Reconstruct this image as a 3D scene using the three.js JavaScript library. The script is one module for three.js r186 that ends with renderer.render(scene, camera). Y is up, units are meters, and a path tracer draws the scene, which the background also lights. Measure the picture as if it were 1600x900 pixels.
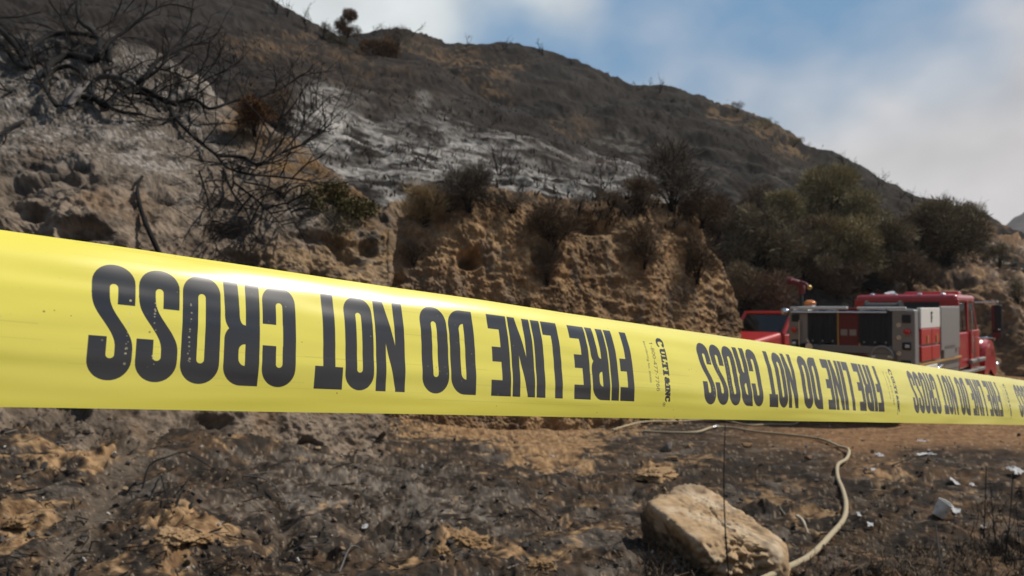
import * as THREE from 'three';
import { mergeGeometries } from 'three/addons/utils/BufferGeometryUtils.js';
import { RoundedBoxGeometry } from 'three/addons/geometries/RoundedBoxGeometry.js';
import { createNoise3D } from 'simplex-noise';

// ------------------------------------------------------------------ camera, sky, sun, exposure
const F = 1256, EYE = 2.3, PITCH = Math.atan(30 / F);        // focal length in photo pixels (1600 wide); eye height over the truck pad
const scene = new THREE.Scene();
const camera = new THREE.PerspectiveCamera(2 * Math.atan(450 / F) * 180 / Math.PI, 16 / 9, 0.02, 4000);
camera.position.set(0, EYE, 0);
camera.rotation.x = PITCH;
camera.focus = 0.47;
camera.userData.fStop = 22;
const renderer = new THREE.WebGLRenderer({ antialias: true });
renderer.toneMapping = THREE.LinearToneMapping;
renderer.toneMappingExposure = 1.0;
renderer.shadowMap.enabled = true;
const SUN_AZ = 74 * Math.PI / 180, SUN_EL = 50 * Math.PI / 180;  // azimuth to the right of the view direction
const sunDir = new THREE.Vector3(Math.cos(SUN_EL) * Math.sin(SUN_AZ), Math.sin(SUN_EL), -Math.cos(SUN_EL) * Math.cos(SUN_AZ));
const sun = new THREE.DirectionalLight(new THREE.Color(1, 0.93, 0.82), 4.8);
sun.name = 'sun';
sun.position.copy(sunDir).multiplyScalar(120);
sun.shadow.mapSize.set(4096, 4096);
Object.assign(sun.shadow.camera, { left: -80, right: 80, top: 80, bottom: -80, near: 1, far: 300 });
scene.add(sun, sun.target);

// ------------------------------------------------------------------ random and noise
function rng(seed) { let s = seed >>> 0; return () => { s = (s + 0x6d2b79f5) | 0; let t = Math.imul(s ^ (s >>> 15), 1 | s); t = (t + Math.imul(t ^ (t >>> 7), 61 | t)) ^ t; return ((t ^ (t >>> 14)) >>> 0) / 4294967296; }; }
const N3 = createNoise3D(rng(11));
const lerp = (a, b, t) => a + (b - a) * t, clamp = (x, a = 0, b = 1) => Math.min(b, Math.max(a, x));
const smooth = (a, b, x) => { const t = clamp((x - a) / (b - a)); return t * t * (3 - 2 * t); };
function fbm(x, y, z, f, oct = 4) { let s = 0, a = 0.5; for (let i = 0; i < oct; i++) { s += a * N3(x * f + i * 7.3, y * f - i * 3.1, z * f + i * 1.7); a *= 0.5; f *= 2.03; } return s; }
function billow(x, y, z, f, oct = 3) { let s = 0, a = 0.5; for (let i = 0; i < oct; i++) { s += a * (Math.abs(N3(x * f + i * 5.1, y * f + i * 2.3, z * f - i * 4.7)) * 2 - 0.7); a *= 0.5; f *= 2.1; } return s; }
const mix3 = (a, b, t) => [lerp(a[0], b[0], t), lerp(a[1], b[1], t), lerp(a[2], b[2], t)];

{ // the sky: air with drifting smoke and thin cloud
  const W = 2048, H = 1024, data = new Float32Array(W * H * 4);
  for (let r = 0; r < H; r++) {
    const el = ((r + 0.5) / H - 0.5) * Math.PI, y = Math.sin(el), c = Math.cos(el);
    for (let q = 0; q < W; q++) {
      const az = ((q + 0.5) / W - 0.5) * 2 * Math.PI, x = Math.cos(az) * c, z = Math.sin(az) * c;
      const o = (r * W + q) * 4;
      if (y < -0.05) { data[o] = 0.12; data[o + 1] = 0.11; data[o + 2] = 0.1; data[o + 3] = 1; continue; }
      const up = Math.max(0, y), blue = mix3(mix3([0.36, 0.49, 0.6], [0.175, 0.325, 0.52], smooth(0.02, 0.36, up)), [0.09, 0.15, 0.25], smooth(0.36, 0.85, up));
      // smoke lies in wide leaning banks with a clear lane of air between them
      const wx = x + 0.1 * N3(x * 3 + 3, y * 3, z * 3) + 0.04 * N3(x * 9, y * 9, z * 9), wy = y + 0.05 * N3(x * 3, y * 3 + 9, z * 3) + 0.025 * N3(x * 10, y * 10 + 4, z * 10);
      const wisp = fbm(x * 1.0, y * 1.6, z, 2.6, 5) + 0.5 * fbm(x + 5, y * 1.4, z, 7, 4);
      const lane = smooth(-0.1, 0.1, wx) * smooth(-0.12, 0.1, wy - 0.175 - 0.24 * wx);
      let m = clamp(1 - lane * 0.95 + 0.4 * wisp * smooth(0.02, 0.4, lane));
      m *= 1 - 0.9 * smooth(0.38, 0.62, up + 0.06 * wisp);
      m = Math.max(m, smooth(0.14, -0.02, up) * 0.9);
      const tone = smooth(-0.1, 0.55, x * 0.8 + 0.35 * N3(x * 1.5, y * 1.5 - 4, z * 1.5));
      const smokeC = mix3([0.73, 0.77, 0.77], [0.68, 0.655, 0.66], tone);
      const k = 0.97 + 0.2 * wisp + 0.05 * N3(x * 14, y * 14, z * 14);
      const col = mix3(blue, smokeC.map((v) => v * k), m * 0.95);
      data[o] = col[0]; data[o + 1] = col[1]; data[o + 2] = col[2]; data[o + 3] = 1;
    }
  }
  const t = new THREE.DataTexture(data, W, H, THREE.RGBAFormat, THREE.FloatType);
  t.mapping = THREE.EquirectangularReflectionMapping; t.magFilter = THREE.LinearFilter; t.needsUpdate = true;
  scene.background = t; scene.environment = t;
}

// ------------------------------------------------------------------ places: a photo pixel and a distance give a point
const CP = Math.cos(PITCH), SP = Math.sin(PITCH);
const V = (x, y, z) => new THREE.Vector3(x, y, z);
function at(px, py, d) { const X = (px - 800) / F * d, Y = (450 - py) / F * d; return V(X, EYE + Y * CP + d * SP, -(d * CP - Y * SP)); }
function seen(p) { const y = p.y - EYE, z = -p.z, d = z * CP + y * SP, Y = y * CP - z * SP; return [800 + F * p.x / d, 450 - F * Y / d, d]; }
const CELL = 6, surf = new Map();
function note(p) { const [px, py, d] = seen(p); if (d < 0.5 || px < -300 || px > 1900 || py < -200 || py > 1100) return; const k = Math.floor(px / CELL) + 2000 * Math.floor(py / CELL), o = surf.get(k); if (o === undefined || d < o) surf.set(k, d); }
function depthAt(px, py) {
  const cx = Math.floor(px / CELL), cy = Math.floor(py / CELL);
  for (let r = 0; r < 12; r++) { let best; for (let i = -r; i <= r; i++) for (let j = -r; j <= r; j++) { const d = surf.get(cx + i + 2000 * (cy + j)); if (d !== undefined && (best === undefined || d < best)) best = d; } if (best !== undefined) return best; }
  return 20;
}
const on = (px, py, lift = 0) => { const p = at(px, py, depthAt(px, py)); p.y += lift; return p; };

// ------------------------------------------------------------------ objects
const used = {};
function numbered(n) { if (!(n in used)) { used[n] = 0; return n; } used[n]++; return n + '_' + String(used[n]).padStart(3, '0'); }
function tag(o, label, category, group, kind) { if (label) o.userData.label = label; if (category) o.userData.category = category; if (group) o.userData.group = group; if (kind) o.userData.kind = kind; return o; }
function thing(name, label, category, pos = V(0, 0, 0), group) { const o = new THREE.Group(); o.name = numbered(name); o.position.copy(pos); scene.add(o); return tag(o, label, category, group); }
function plain(g) { const n = g.index ? g.toNonIndexed() : g; for (const k of Object.keys(n.attributes)) if (!['position', 'normal', 'uv', 'color'].includes(k)) n.deleteAttribute(k); n.morphAttributes = {}; return n; }
function merged(list) {
  list = list.flat().map(plain); const col = list.some((g) => g.attributes.color);
  for (const g of list) { if (!g.attributes.uv) g.setAttribute('uv', new THREE.BufferAttribute(new Float32Array(g.attributes.position.count * 2), 2)); if (col && !g.attributes.color) g.setAttribute('color', new THREE.BufferAttribute(new Float32Array(g.attributes.position.count * 3).fill(1), 3)); if (!g.attributes.normal) g.computeVertexNormals(); }
  return list.length === 1 ? list[0] : mergeGeometries(list);
}
function mesh(name, geos, mat, parent) { const m = new THREE.Mesh(merged([geos]), mat); m.name = parent ? name : numbered(name); (parent || scene).add(m); return m; }
const each = (name, geos, mat, parent) => geos.flat().map((g) => mesh(name, [g], mat, parent));
function bx(w, h, l, x, y, z, r = 0.02, rot) { const g = new RoundedBoxGeometry(w, h, l, 2, Math.min(r, w / 2.1, h / 2.1, l / 2.1)); if (rot) { const m = new THREE.Matrix4().makeRotationFromEuler(new THREE.Euler(...rot)); g.applyMatrix4(m); } return g.translate(x, y, z); }
function cyl(r0, r1, len, x, y, z, axis = 'y', seg = 16) { const g = new THREE.CylinderGeometry(r1, r0, len, seg); if (axis === 'x') g.rotateZ(-Math.PI / 2); if (axis === 'z') g.rotateX(Math.PI / 2); return g.translate(x, y, z); }
function ball(r, x, y, z, sx = 1, sy = 1, sz = 1) { return new THREE.SphereGeometry(r, 14, 10).scale(sx, sy, sz).translate(x, y, z); }
function tube(pts, r0, r1, radial = 6, steps, wob = 0, seed = 1) {
  const curve = pts.length > 2 ? new THREE.CatmullRomCurve3(pts, false, 'centripetal') : new THREE.LineCurve3(pts[0], pts[1]);
  steps = steps || Math.max(2, pts.length * 4);
  const fr = curve.computeFrenetFrames(steps, false), pos = [], nor = [], uv = [], idx = [], rnd = rng(seed);
  for (let i = 0; i <= steps; i++) {
    const t = i / steps, p = curve.getPointAt(t), r = lerp(r0, r1, t) * (1 + wob * (rnd() - 0.5));
    for (let j = 0; j <= radial; j++) { const a = j / radial * Math.PI * 2, n = fr.normals[i].clone().multiplyScalar(Math.cos(a)).addScaledVector(fr.binormals[i], Math.sin(a)); pos.push(p.x + n.x * r, p.y + n.y * r, p.z + n.z * r); nor.push(n.x, n.y, n.z); uv.push(j / radial, t * steps * 0.2); }
  }
  for (let i = 0; i < steps; i++) for (let j = 0; j < radial; j++) { const a = i * (radial + 1) + j, b = a + radial + 1; idx.push(a, a + 1, b, b, a + 1, b + 1); }
  for (const e of [0, 1]) { // rounded ends
    const t = curve.getTangentAt(e).multiplyScalar(e ? 1 : -1), p = curve.getPointAt(e).addScaledVector(t, (e ? r1 : r0) * 0.6), k = pos.length / 3, q = e ? steps * (radial + 1) : 0;
    pos.push(p.x, p.y, p.z); nor.push(t.x, t.y, t.z); uv.push(0, 0); for (let j = 0; j < radial; j++) idx.push(k, e ? q + j : q + j + 1, e ? q + j + 1 : q + j);
  }
  const g = new THREE.BufferGeometry(); g.setAttribute('position', new THREE.Float32BufferAttribute(pos, 3)); g.setAttribute('normal', new THREE.Float32BufferAttribute(nor, 3)); g.setAttribute('uv', new THREE.Float32BufferAttribute(uv, 2)); g.setIndex(idx);
  return g;
}
const std = (c, rough = 0.8, metal = 0, more = {}) => new THREE.MeshStandardMaterial({ color: Array.isArray(c) ? new THREE.Color().setRGB(...c) : c, roughness: rough, metalness: metal, ...more });
const phys = (c, more) => new THREE.MeshPhysicalMaterial({ color: new THREE.Color().setRGB(...c), ...more });

function grain(seed, f = 8, size = 256) { // tileable grit for fine relief
  const d = new Uint8Array(size * size * 4), T = Math.PI * 2;
  const n = createNoise3D(rng(seed));
  for (let y = 0; y < size; y++) for (let x = 0; x < size; x++) {
    const u = x / size * T, v = y / size * T; let s = 0, a = 0.5, k = f / T;
    for (let o = 0; o < 4; o++) { s += a * n(Math.cos(u) * k + Math.cos(v) * k * 1.7, Math.sin(u) * k + o * 9, Math.sin(v) * k * 1.3 + Math.cos(v) * k); a *= 0.62; k *= 2.1; }
    const g = clamp(0.5 + 0.5 * s) * 255, i = (y * size + x) * 4; d[i] = d[i + 1] = d[i + 2] = g; d[i + 3] = 255;
  }
  const t = new THREE.DataTexture(d, size, size); t.wrapS = t.wrapT = THREE.RepeatWrapping; t.magFilter = THREE.LinearFilter; t.needsUpdate = true; return t;
}
const grit = grain(5, 10, 512);
const soilMat = new THREE.MeshPhysicalMaterial({ vertexColors: true, roughness: 1, specularIntensity: 0.15, bumpMap: grit, bumpScale: 0.012 });
const hillMat = new THREE.MeshPhysicalMaterial({ vertexColors: true, roughness: 1, specularIntensity: 0.12 });

// ------------------------------------------------------------------ terrain sheets
function cr(a, b, c, d, t) { return 0.5 * ((2 * b) + (-a + c) * t + (2 * a - 5 * b + 4 * c - d) * t * t + (-a + 3 * b - 3 * c + d) * t * t * t); }
const inFrame = (x, a, b, m) => (x > a && x < b ? 1 : m);
function spread(w, n) { const s = w.reduce((a, b) => a + b, 0), out = []; let acc = 0, k = 0; for (let i = 0; i < n; i++) { const x = i / (n - 1) * s; while (k < w.length - 1 && acc + w[k] < x) acc += w[k++]; out.push(Math.min(w.length - 1e-6, k + (x - acc) / w[k])); } return out; }
function sheet(name, label, category, kind, cols, NU, NV, disp, paint, mat) {
  const nc = cols.length, nr = cols[0].length;
  const C = cols.map((c) => c.map(([x, y, d]) => [x, y, Math.log(d)]));
  const wu = [], wv = [];
  for (let i = 0; i < nc - 1; i++) { let s = 0; for (let j = 0; j < nr; j++) s += Math.hypot(C[i + 1][j][0] - C[i][j][0], 0.3 * (C[i + 1][j][1] - C[i][j][1])) * inFrame((C[i + 1][j][0] + C[i][j][0]) / 2, -60, 1660, 0.25); wu.push(s / nr + 4); }
  for (let j = 0; j < nr - 1; j++) { let s = 0; for (let i = 0; i < nc; i++) s += Math.abs(C[i][j + 1][1] - C[i][j][1]) * inFrame((C[i][j + 1][1] + C[i][j][1]) / 2, -60, 940, 0.25); wv.push(s / nc + 4); }
  const us = spread(wu, NU), vs = spread(wv, NV), P = new Float32Array(NU * NV * 3);
  const g4 = (a, i, n) => a[clamp(i, 0, n - 1)];
  for (let a = 0; a < NU; a++) {
    const i = Math.floor(us[a]), t = us[a] - i, col = [];
    for (let j = 0; j < nr; j++) col.push([0, 1, 2].map((k) => cr(g4(C, i - 1, nc)[j][k], C[i][j][k], g4(C, i + 1, nc)[j][k], g4(C, i + 2, nc)[j][k], t)));
    for (let b = 0; b < NV; b++) { const j = Math.floor(vs[b]), s = vs[b] - j, q = [0, 1, 2].map((k) => cr(g4(col, j - 1, nr)[k], col[j][k], g4(col, j + 1, nr)[k], g4(col, j + 2, nr)[k], s)), p = at(q[0], q[1], Math.exp(q[2])); P.set([p.x, p.y, p.z], (b * NU + a) * 3); }
  }
  const g = new THREE.BufferGeometry(); g.setAttribute('position', new THREE.BufferAttribute(P, 3));
  const idx = new Uint32Array((NU - 1) * (NV - 1) * 6); let w = 0;
  for (let b = 0; b < NV - 1; b++) for (let a = 0; a < NU - 1; a++) { const i = b * NU + a; idx.set([i, i + 1, i + NU, i + 1, i + NU + 1, i + NU], w); w += 6; }
  g.setIndex(new THREE.BufferAttribute(idx, 1)); g.computeVertexNormals();
  const Nn = g.attributes.normal.array, H = new Float32Array(NU * NV);
  for (let i = 0; i < NU * NV; i++) { const x = P[i * 3], y = P[i * 3 + 1], z = P[i * 3 + 2], s = seen(V(x, y, z)); H[i] = disp(x, y, z, s[0], s[1], s[2]); }
  const P0 = P.slice();
  for (let i = 0; i < NU * NV; i++) for (let k = 0; k < 3; k++) P[i * 3 + k] += Nn[i * 3 + k] * H[i];
  g.computeVertexNormals();
  const col = new Float32Array(NU * NV * 3), uv = new Float32Array(NU * NV * 2);
  for (let b = 0; b < NV; b++) for (let a = 0; a < NU; a++) {
    const i = b * NU + a, s = seen(V(P0[i * 3], P0[i * 3 + 1], P0[i * 3 + 2])), step = (k) => Math.hypot(P0[i * 3] - P0[k * 3], P0[i * 3 + 1] - P0[k * 3 + 1], P0[i * 3 + 2] - P0[k * 3 + 2]);
    col.set(paint(P[i * 3], P[i * 3 + 1], P[i * 3 + 2], s[0], s[1], H[i], s[2]), i * 3);
    uv[i * 2] = a ? uv[i * 2 - 2] + step(i - 1) : 0; uv[i * 2 + 1] = b ? uv[(i - NU) * 2 + 1] + step(i - NU) : 0;
    note(V(P[i * 3], P[i * 3 + 1], P[i * 3 + 2]));
  }
  g.setAttribute('color', new THREE.BufferAttribute(col, 3)); g.setAttribute('uv', new THREE.BufferAttribute(uv, 2));
  const m = new THREE.Mesh(g, mat); m.name = numbered(name); scene.add(m); return tag(m, label, category, null, kind);
}
function pd(px, py, pts) { let m = 1e9; for (let i = 0; i < pts.length - 1; i++) { const [ax, ay] = pts[i], [bx_, by] = pts[i + 1], dx = bx_ - ax, dy = by - ay, t = clamp(((px - ax) * dx + (py - ay) * dy) / (dx * dx + dy * dy)); m = Math.min(m, Math.hypot(px - ax - t * dx, py - ay - t * dy)); } return m; }
const blob = (px, py, l) => { let m = 0; for (const [x, y, rx, ry, s] of l) { const d = Math.hypot((px - x) / rx, (py - y) / ry); if (d < 1.6) m = Math.max(m, s * smooth(1.5, 0.35, d)); } return m; };

const warm = (k, m) => [k[0] * m * 1.04, k[1] * m, k[2] * m * 0.93];
const CHAR = [0.04, 0.036, 0.035], DARK = [0.022, 0.02, 0.02], ASH = [0.42, 0.41, 0.41], GREY = [0.13, 0.122, 0.118], SOIL = [0.26, 0.168, 0.1], TAN = [0.38, 0.27, 0.165], DUST = [0.2, 0.155, 0.12], RUST = [0.13, 0.07, 0.038];

{ // the wide base of land under everything, out to the horizon
  const g = new THREE.CircleGeometry(1500, 96).rotateX(-Math.PI / 2).translate(0, -1.2, 0);
  tag(mesh('terrain', g, std([0.09, 0.075, 0.06], 1)), 'brown burned land out to the horizon', 'terrain', null, 'structure');
}
const flatKeep = (f, d) => smooth(1.6, 0.6, f * d * d / 330), steepKeep = (f, d) => smooth(1.5, 0.6, f * d / 130);
const clods = (x, y, z) => smooth(-0.05, 0.4, fbm(x + 50, y, z, 0.9, 3));
const tanBlobs = [[860, 690, 85, 55, 1], [760, 665, 150, 26, 0.9], [290, 838, 75, 40, 1], [35, 815, 60, 45, 0.85], [1022, 742, 34, 13, 1], [1095, 720, 36, 11, 0.8], [720, 852, 60, 20, 0.75], [440, 672, 140, 20, 0.7], [640, 880, 60, 18, 0.6], [120, 695, 120, 30, 0.7], [820, 880, 70, 20, 0.65], [930, 840, 60, 24, 0.5], [240, 870, 90, 25, 0.8], [1225, 765, 60, 30, 0.5], [1270, 800, 60, 30, 0.5], [1385, 735, 40, 40, 0.6], [960, 668, 60, 14, 0.6]];
const cav = [[165, 680, 75, 22, 1], [440, 835, 26, 40, 0.8], [610, 800, 46, 18, 0.8], [730, 848, 36, 14, 0.6], [310, 885, 50, 18, 0.6], [640, 860, 60, 16, 0.5]];
sheet('ground', 'dark burned ground with ash, brown soil and a dirt track', null, 'structure', [
  // px, then py / distance from under the camera out past the truck
  ...[[-700, 1.15], [-300, 0.95], [0, 0.82], [200, 0.86], [400, 0.91], [620, 0.95], [850, 0.98], [1050, 1], [1300, 1], [1600, 1], [2000, 1], [2500, 1]].map(([px, k]) => {
    const right = smooth(100, 1000, px), row = (y, dl, dr) => [px, y, lerp(dl, dr, right) * (px < 0 ? 1 : 1)];
    return [row(2200, 1.25, 1.2), row(1200, 2.3, 2.55), row(1000, 3.0, 3.6), row(900, 3.55, 4.5), row(800, 4.3, 6.5), row(720, 5.1, 9.8), row(680, 5.6, 13.2), row(660, 6.0, 16.1), row(640, 6.5, 18), row(600, 8, 24), row(560, 12, 36), row(520, 30, 72), row(495, 120, 190)];
  }),
], 760, 460, (x, y, z, px, py, d) => {
  const flat = lerp(1, 0.3, smooth(0.75, 0.25, y) * smooth(8, 12, d)), far = smooth(40, 20, d);
  const road = smooth(1000, 1300, px) * smooth(760, 690, py);
  return far * flat * lerp(1, 0.45, road) * (0.13 * fbm(x, y, z, 0.55, 2) + 0.09 * fbm(x + 4, y, z, 1.8, 3) + clods(x, y, z) * (0.06 * flatKeep(4, d) * billow(x + 9, y, z, 4.2, 3) + 0.022 * flatKeep(11, d) * N3(x * 13, y * 13, z * 13)) + 0.012 * flatKeep(8, d) * N3(x * 9, y * 9, z * 9) + 0.007 * flatKeep(22, d) * N3(x * 24, y * 24, z * 24)) - 0.16 * blob(px, py, cav) * (0.7 + 0.5 * N3(x * 5, y * 5, z * 5)) + 0.05 * blob(px, py, [[1022, 742, 34, 13, 1], [290, 838, 75, 40, 1], [720, 845, 60, 20, 1]]);
}, (x, y, z, px, py, h, d) => {
  const a = fbm(x, y, z, 0.9, 4), b = fbm(x + 30, y, z, 3.1, 4), c = N3(x * 13, y * 13, z * 13), e = N3(x * 34, y * 34, z * 34);
  let k = mix3(CHAR, [0.085, 0.062, 0.046], smooth(-0.25, 0.35, b + 0.25 * c));
  k = mix3(k, GREY, smooth(0.12, 0.5, a * 0.7 + fbm(x, y + 40, z, 2.2, 4) + 0.22 * e) * 0.8);
  k = mix3(k, [0.17, 0.168, 0.17], blob(px, py, [[560, 770, 190, 60, 1], [700, 815, 130, 30, 1], [520, 720, 90, 30, 0.7], [380, 790, 90, 30, 0.6]]) * smooth(-0.05, 0.5, b + 0.35 * c + 0.2 * e));
  const t = smooth(0.28, 0.62, blob(px, py, tanBlobs) * 0.85 + b * 0.75 + c * 0.16 + a * 0.25 - 0.02);
  k = mix3(k, mix3(SOIL, TAN, smooth(-0.3, 0.5, c + b)), t * 0.92);
  const trail = pd(px, py, [[235, 640], [195, 720], [140, 800], [70, 900]]);
  k = mix3(k, [0.125, 0.108, 0.095], smooth(36, 14, trail + 14 * b) * 0.85);
  const road = smooth(1080, 1330, px + 60 * a) * smooth(712, 686, py + 18 * b - (px - 1300) * 0.012) + 0.5 * smooth(1290, 1330, px) * smooth(1440, 1380, px) * smooth(760, 720, py);
  k = mix3(k, mix3([0.2, 0.125, 0.078], [0.29, 0.19, 0.115], smooth(-0.3, 0.4, b)), clamp(road));
  k = mix3(k, [0.14, 0.095, 0.065], 0.5 * smooth(1150, 1400, px) * smooth(0.0, 0.5, a + b * 0.6) * (1 - clamp(road)));
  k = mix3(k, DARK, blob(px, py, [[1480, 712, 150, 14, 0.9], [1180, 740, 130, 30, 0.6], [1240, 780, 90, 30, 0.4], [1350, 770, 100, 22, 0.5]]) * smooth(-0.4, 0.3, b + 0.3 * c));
  if (e > 0.74) k = mix3(k, [0.32, 0.27, 0.22], 0.55);
  return warm([k[0] * 1.06, k[1], k[2] * 0.93], 0.74 * (0.92 + 0.24 * c + 0.18 * e));
}, soilMat);

const nearCrest = [[-900, -260, 15], [-500, -60, 14.5], [-250, 30, 14], [0, 58, 13.2], [150, 48, 12.6], [285, 115, 11.6], [350, 165, 11.1], [420, 200, 10.7], [480, 236, 10.4], [540, 278, 10.1], [590, 322, 9.9], [612, 350, 9.9], [596, 380, 12], [560, 420, 15]];
const nearFoot = [5.0, 5.0, 5.2, 5.5, 5.8, 6.4, 6.8, 7.2, 7.5, 7.9, 8.3, 8.7, 11, 14.5], nearMid = [6, 6.2, 6.6, 6.9, 7.1, 7.6, 7.9, 8.1, 8.4, 8.7, 9.0, 9.3, 11.6, 15];
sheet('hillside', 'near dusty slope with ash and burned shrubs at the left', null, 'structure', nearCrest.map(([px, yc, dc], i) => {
  const base = 700 - 10 * smooth(200, 700, px), lipY = lerp(yc, 470, 0.36), bx_ = i >= 12 ? px : px + (i > 9 ? (605 - px) * 0.55 : 0);
  return [[bx_, 830, nearFoot[i] * 0.93], [bx_, base, nearFoot[i]], [bx_, 560, lerp(nearFoot[i], nearMid[i], 0.6)], [bx_, lerp(lipY, 560, 0.4), nearMid[i]], [bx_, lipY, lerp(nearMid[i], dc, 0.3)], [lerp(bx_, px, 0.6), lerp(lipY, yc, 0.55), lerp(nearMid[i], dc, 0.66)], [px, yc, dc], [px - (i > 6 ? 30 : 0), yc + 26, dc * 1.15], [px - (i > 6 ? 60 : 0), yc + 160, dc * 1.5]];
}), 560, 520, (x, y, z, px, py, d) => {
  const face = smooth(230, 330, py - (px - 200) * 0.1), holes = smooth(0.35, 0.75, N3(x * 1.3 + 3, y * 2.4, z * 1.3)) * 0.13 * face;
  const gully = 0.08 * fbm(x * 1.8, y * 0.35, z * 1.8, 1.1, 3) * face;
  return 0.16 * fbm(x, y, z, 0.5, 2) + gully + lerp(0.05, 0.06, face) * fbm(x, y * 1.6, z, 1.5, 3) + clods(x, y, z) * lerp(0.02, 0.035, face) * billow(x + 9, y * 1.6, z, 3.6, 3) + 0.014 * N3(x * 8, y * 14, z * 8) + 0.009 * N3(x * 18, y * 26, z * 18) + 0.004 * N3(x * 40, y * 48, z * 40) - holes - blob(px, py, [[110, 270, 60, 26, 0.25], [255, 305, 28, 14, 0.3], [40, 335, 40, 12, 0.25], [20, 290, 30, 20, 0.2]]) * 0.6 * (0.55 + 0.6 * N3(x * 3.5, y * 4.5, z * 3.5));
}, (x, y, z, px, py, h) => {
  const a = fbm(x, y, z, 0.8, 4), b = fbm(x + 30, y * 1.6, z, 2.6, 4), c = N3(x * 12, y * 16, z * 12), e = N3(x * 33, y * 33, z * 33);
  const ashy = smooth(330, 190, py - (px - 100) * 0.2 + 60 * a);
  let k = mix3(mix3([0.27, 0.22, 0.18], [0.17, 0.138, 0.115], smooth(-0.3, 0.35, b)), SOIL, smooth(0.1, 0.55, a + 0.4 * b) * 0.4);
  const white = mix3(mix3(GREY, [0.2, 0.175, 0.155], 0.5), [0.36, 0.34, 0.33], smooth(-0.1, 0.4, b + 0.35 * c));
  k = mix3(k, white, ashy * 0.85);
  k = mix3(k, CHAR, smooth(0.1, 0.45, fbm(x, y * 2, z, 1.9, 4) + 0.25 * e) * lerp(0.55, 0.8, ashy));
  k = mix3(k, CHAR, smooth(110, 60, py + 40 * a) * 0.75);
  const orange = blob(px, py, [[385, 190, 42, 34, 1], [470, 265, 70, 34, 1], [540, 300, 60, 30, 1], [430, 230, 60, 20, 0.8], [570, 400, 70, 80, 1], [480, 420, 100, 50, 0.7]]);
  k = mix3(k, mix3([0.24, 0.155, 0.085], TAN, smooth(350, 400, py)), orange * smooth(-0.5, 0.2, b + 0.3 * c));
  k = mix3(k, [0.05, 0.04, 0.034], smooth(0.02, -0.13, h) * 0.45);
  return warm(k, 0.8 * (0.92 + 0.2 * c + 0.14 * e));
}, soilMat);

const bankCrest = [[520, 350, 14.5, 12.2], [580, 345, 14.4, 12.3], [625, 332, 14.4, 12.4], [690, 312, 14.5, 12.6], [745, 303, 14.7, 12.8], [800, 308, 15, 13.1], [860, 320, 15.4, 13.6], [925, 322, 16, 14.2], [1000, 322, 17, 15], [1060, 335, 18, 15.9], [1105, 380, 18.8, 16.9], [1135, 440, 19.6, 18], [1156, 500, 20.6, 19.4], [1140, 520, 24, 23], [1110, 525, 29, 28]];
sheet('bank', 'eroded brown cut bank above the dirt track', null, 'structure', bankCrest.map(([px, yc, dc, df]) => [[px, 720, df * 0.98], [px, 662, df], [px, 560, lerp(df, dc, 0.3)], [px, lerp(yc, 560, 0.45), lerp(df, dc, 0.52)], [px, yc + 16, lerp(df, dc, 0.84)], [px, yc, dc], [px - (px > 1100 ? 30 : 0), yc - (px > 1100 ? -12 : 4), dc * 1.1], [px - (px > 1100 ? 60 : 0), yc + 60, dc * 1.5]]), 520, 330, (x, y, z, px, py, d) => {
  const strata = smooth(0.0, 0.5, N3(x * 0.4, y * 0.5, z * 0.4) + 0.3) * (0.05 * N3(x * 0.9, y * 3.2 + x * 0.6, z * 0.9) + 0.03 * N3(x * 2, y * 6.5, z * 2)), gully = 0.22 * fbm(x, y * 0.3, z, 0.7, 3) + 0.045 * fbm(x * 2, y * 0.35, z * 2, 1.4, 3) + 0.02 * fbm(x, y, z, 5, 3);
  return gully + strata + 0.06 * fbm(x, y * 0.7, z, 1.3, 3) + clods(x, y, z) * 0.045 * billow(x + 7, y, z, 3.6, 3) + 0.014 * N3(x * 5, y * 7, z * 5) + 0.02 * N3(x * 13, y * 15, z * 13) + 0.01 * N3(x * 27, y * 30, z * 27) - blob(px, py, [[735, 405, 18, 12, 0.4], [920, 352, 40, 12, 0.35], [590, 440, 40, 10, 0.3]]);
}, (x, y, z, px, py, h) => {
  const a = fbm(x, y, z, 0.5, 4), b = fbm(x + 30, y * 1.6, z, 1.7, 4), c = N3(x * 9, y * 11, z * 9), e = N3(x * 24, y * 24, z * 24);
  let k = mix3(mix3(SOIL, TAN, smooth(-0.35, 0.4, b + 0.2 * c)), [0.27, 0.19, 0.125], smooth(-0.2, 0.45, a) * 0.6);
  k = mix3(k, [0.17, 0.145, 0.125], smooth(0.1, 0.5, fbm(x * 1.5, y * 0.4, z * 1.5, 1.1, 3)) * 0.75);
  k = mix3(k, [0.06, 0.046, 0.038], smooth(0.02, 0.42, fbm(x + 80, y * 0.7, z, 0.9, 4) + 0.2 * c) * 0.72);
  k = mix3(k, CHAR, smooth(0.3, 0.0, (py - 318) / 110 + 0.35 * a) * 0.55);
  if (e > 0.66 && c > 0.1) k = mix3(k, [0.5, 0.4, 0.28], 0.6);
  k = mix3([k[0] * 1.05, k[1], k[2] * 0.94], [0.25, 0.19, 0.14], 0.5 * smooth(720, 600, px + 60 * a));
  return warm(k, 0.8 * (0.92 + 0.2 * c + 0.14 * e));
}, soilMat);

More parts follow.
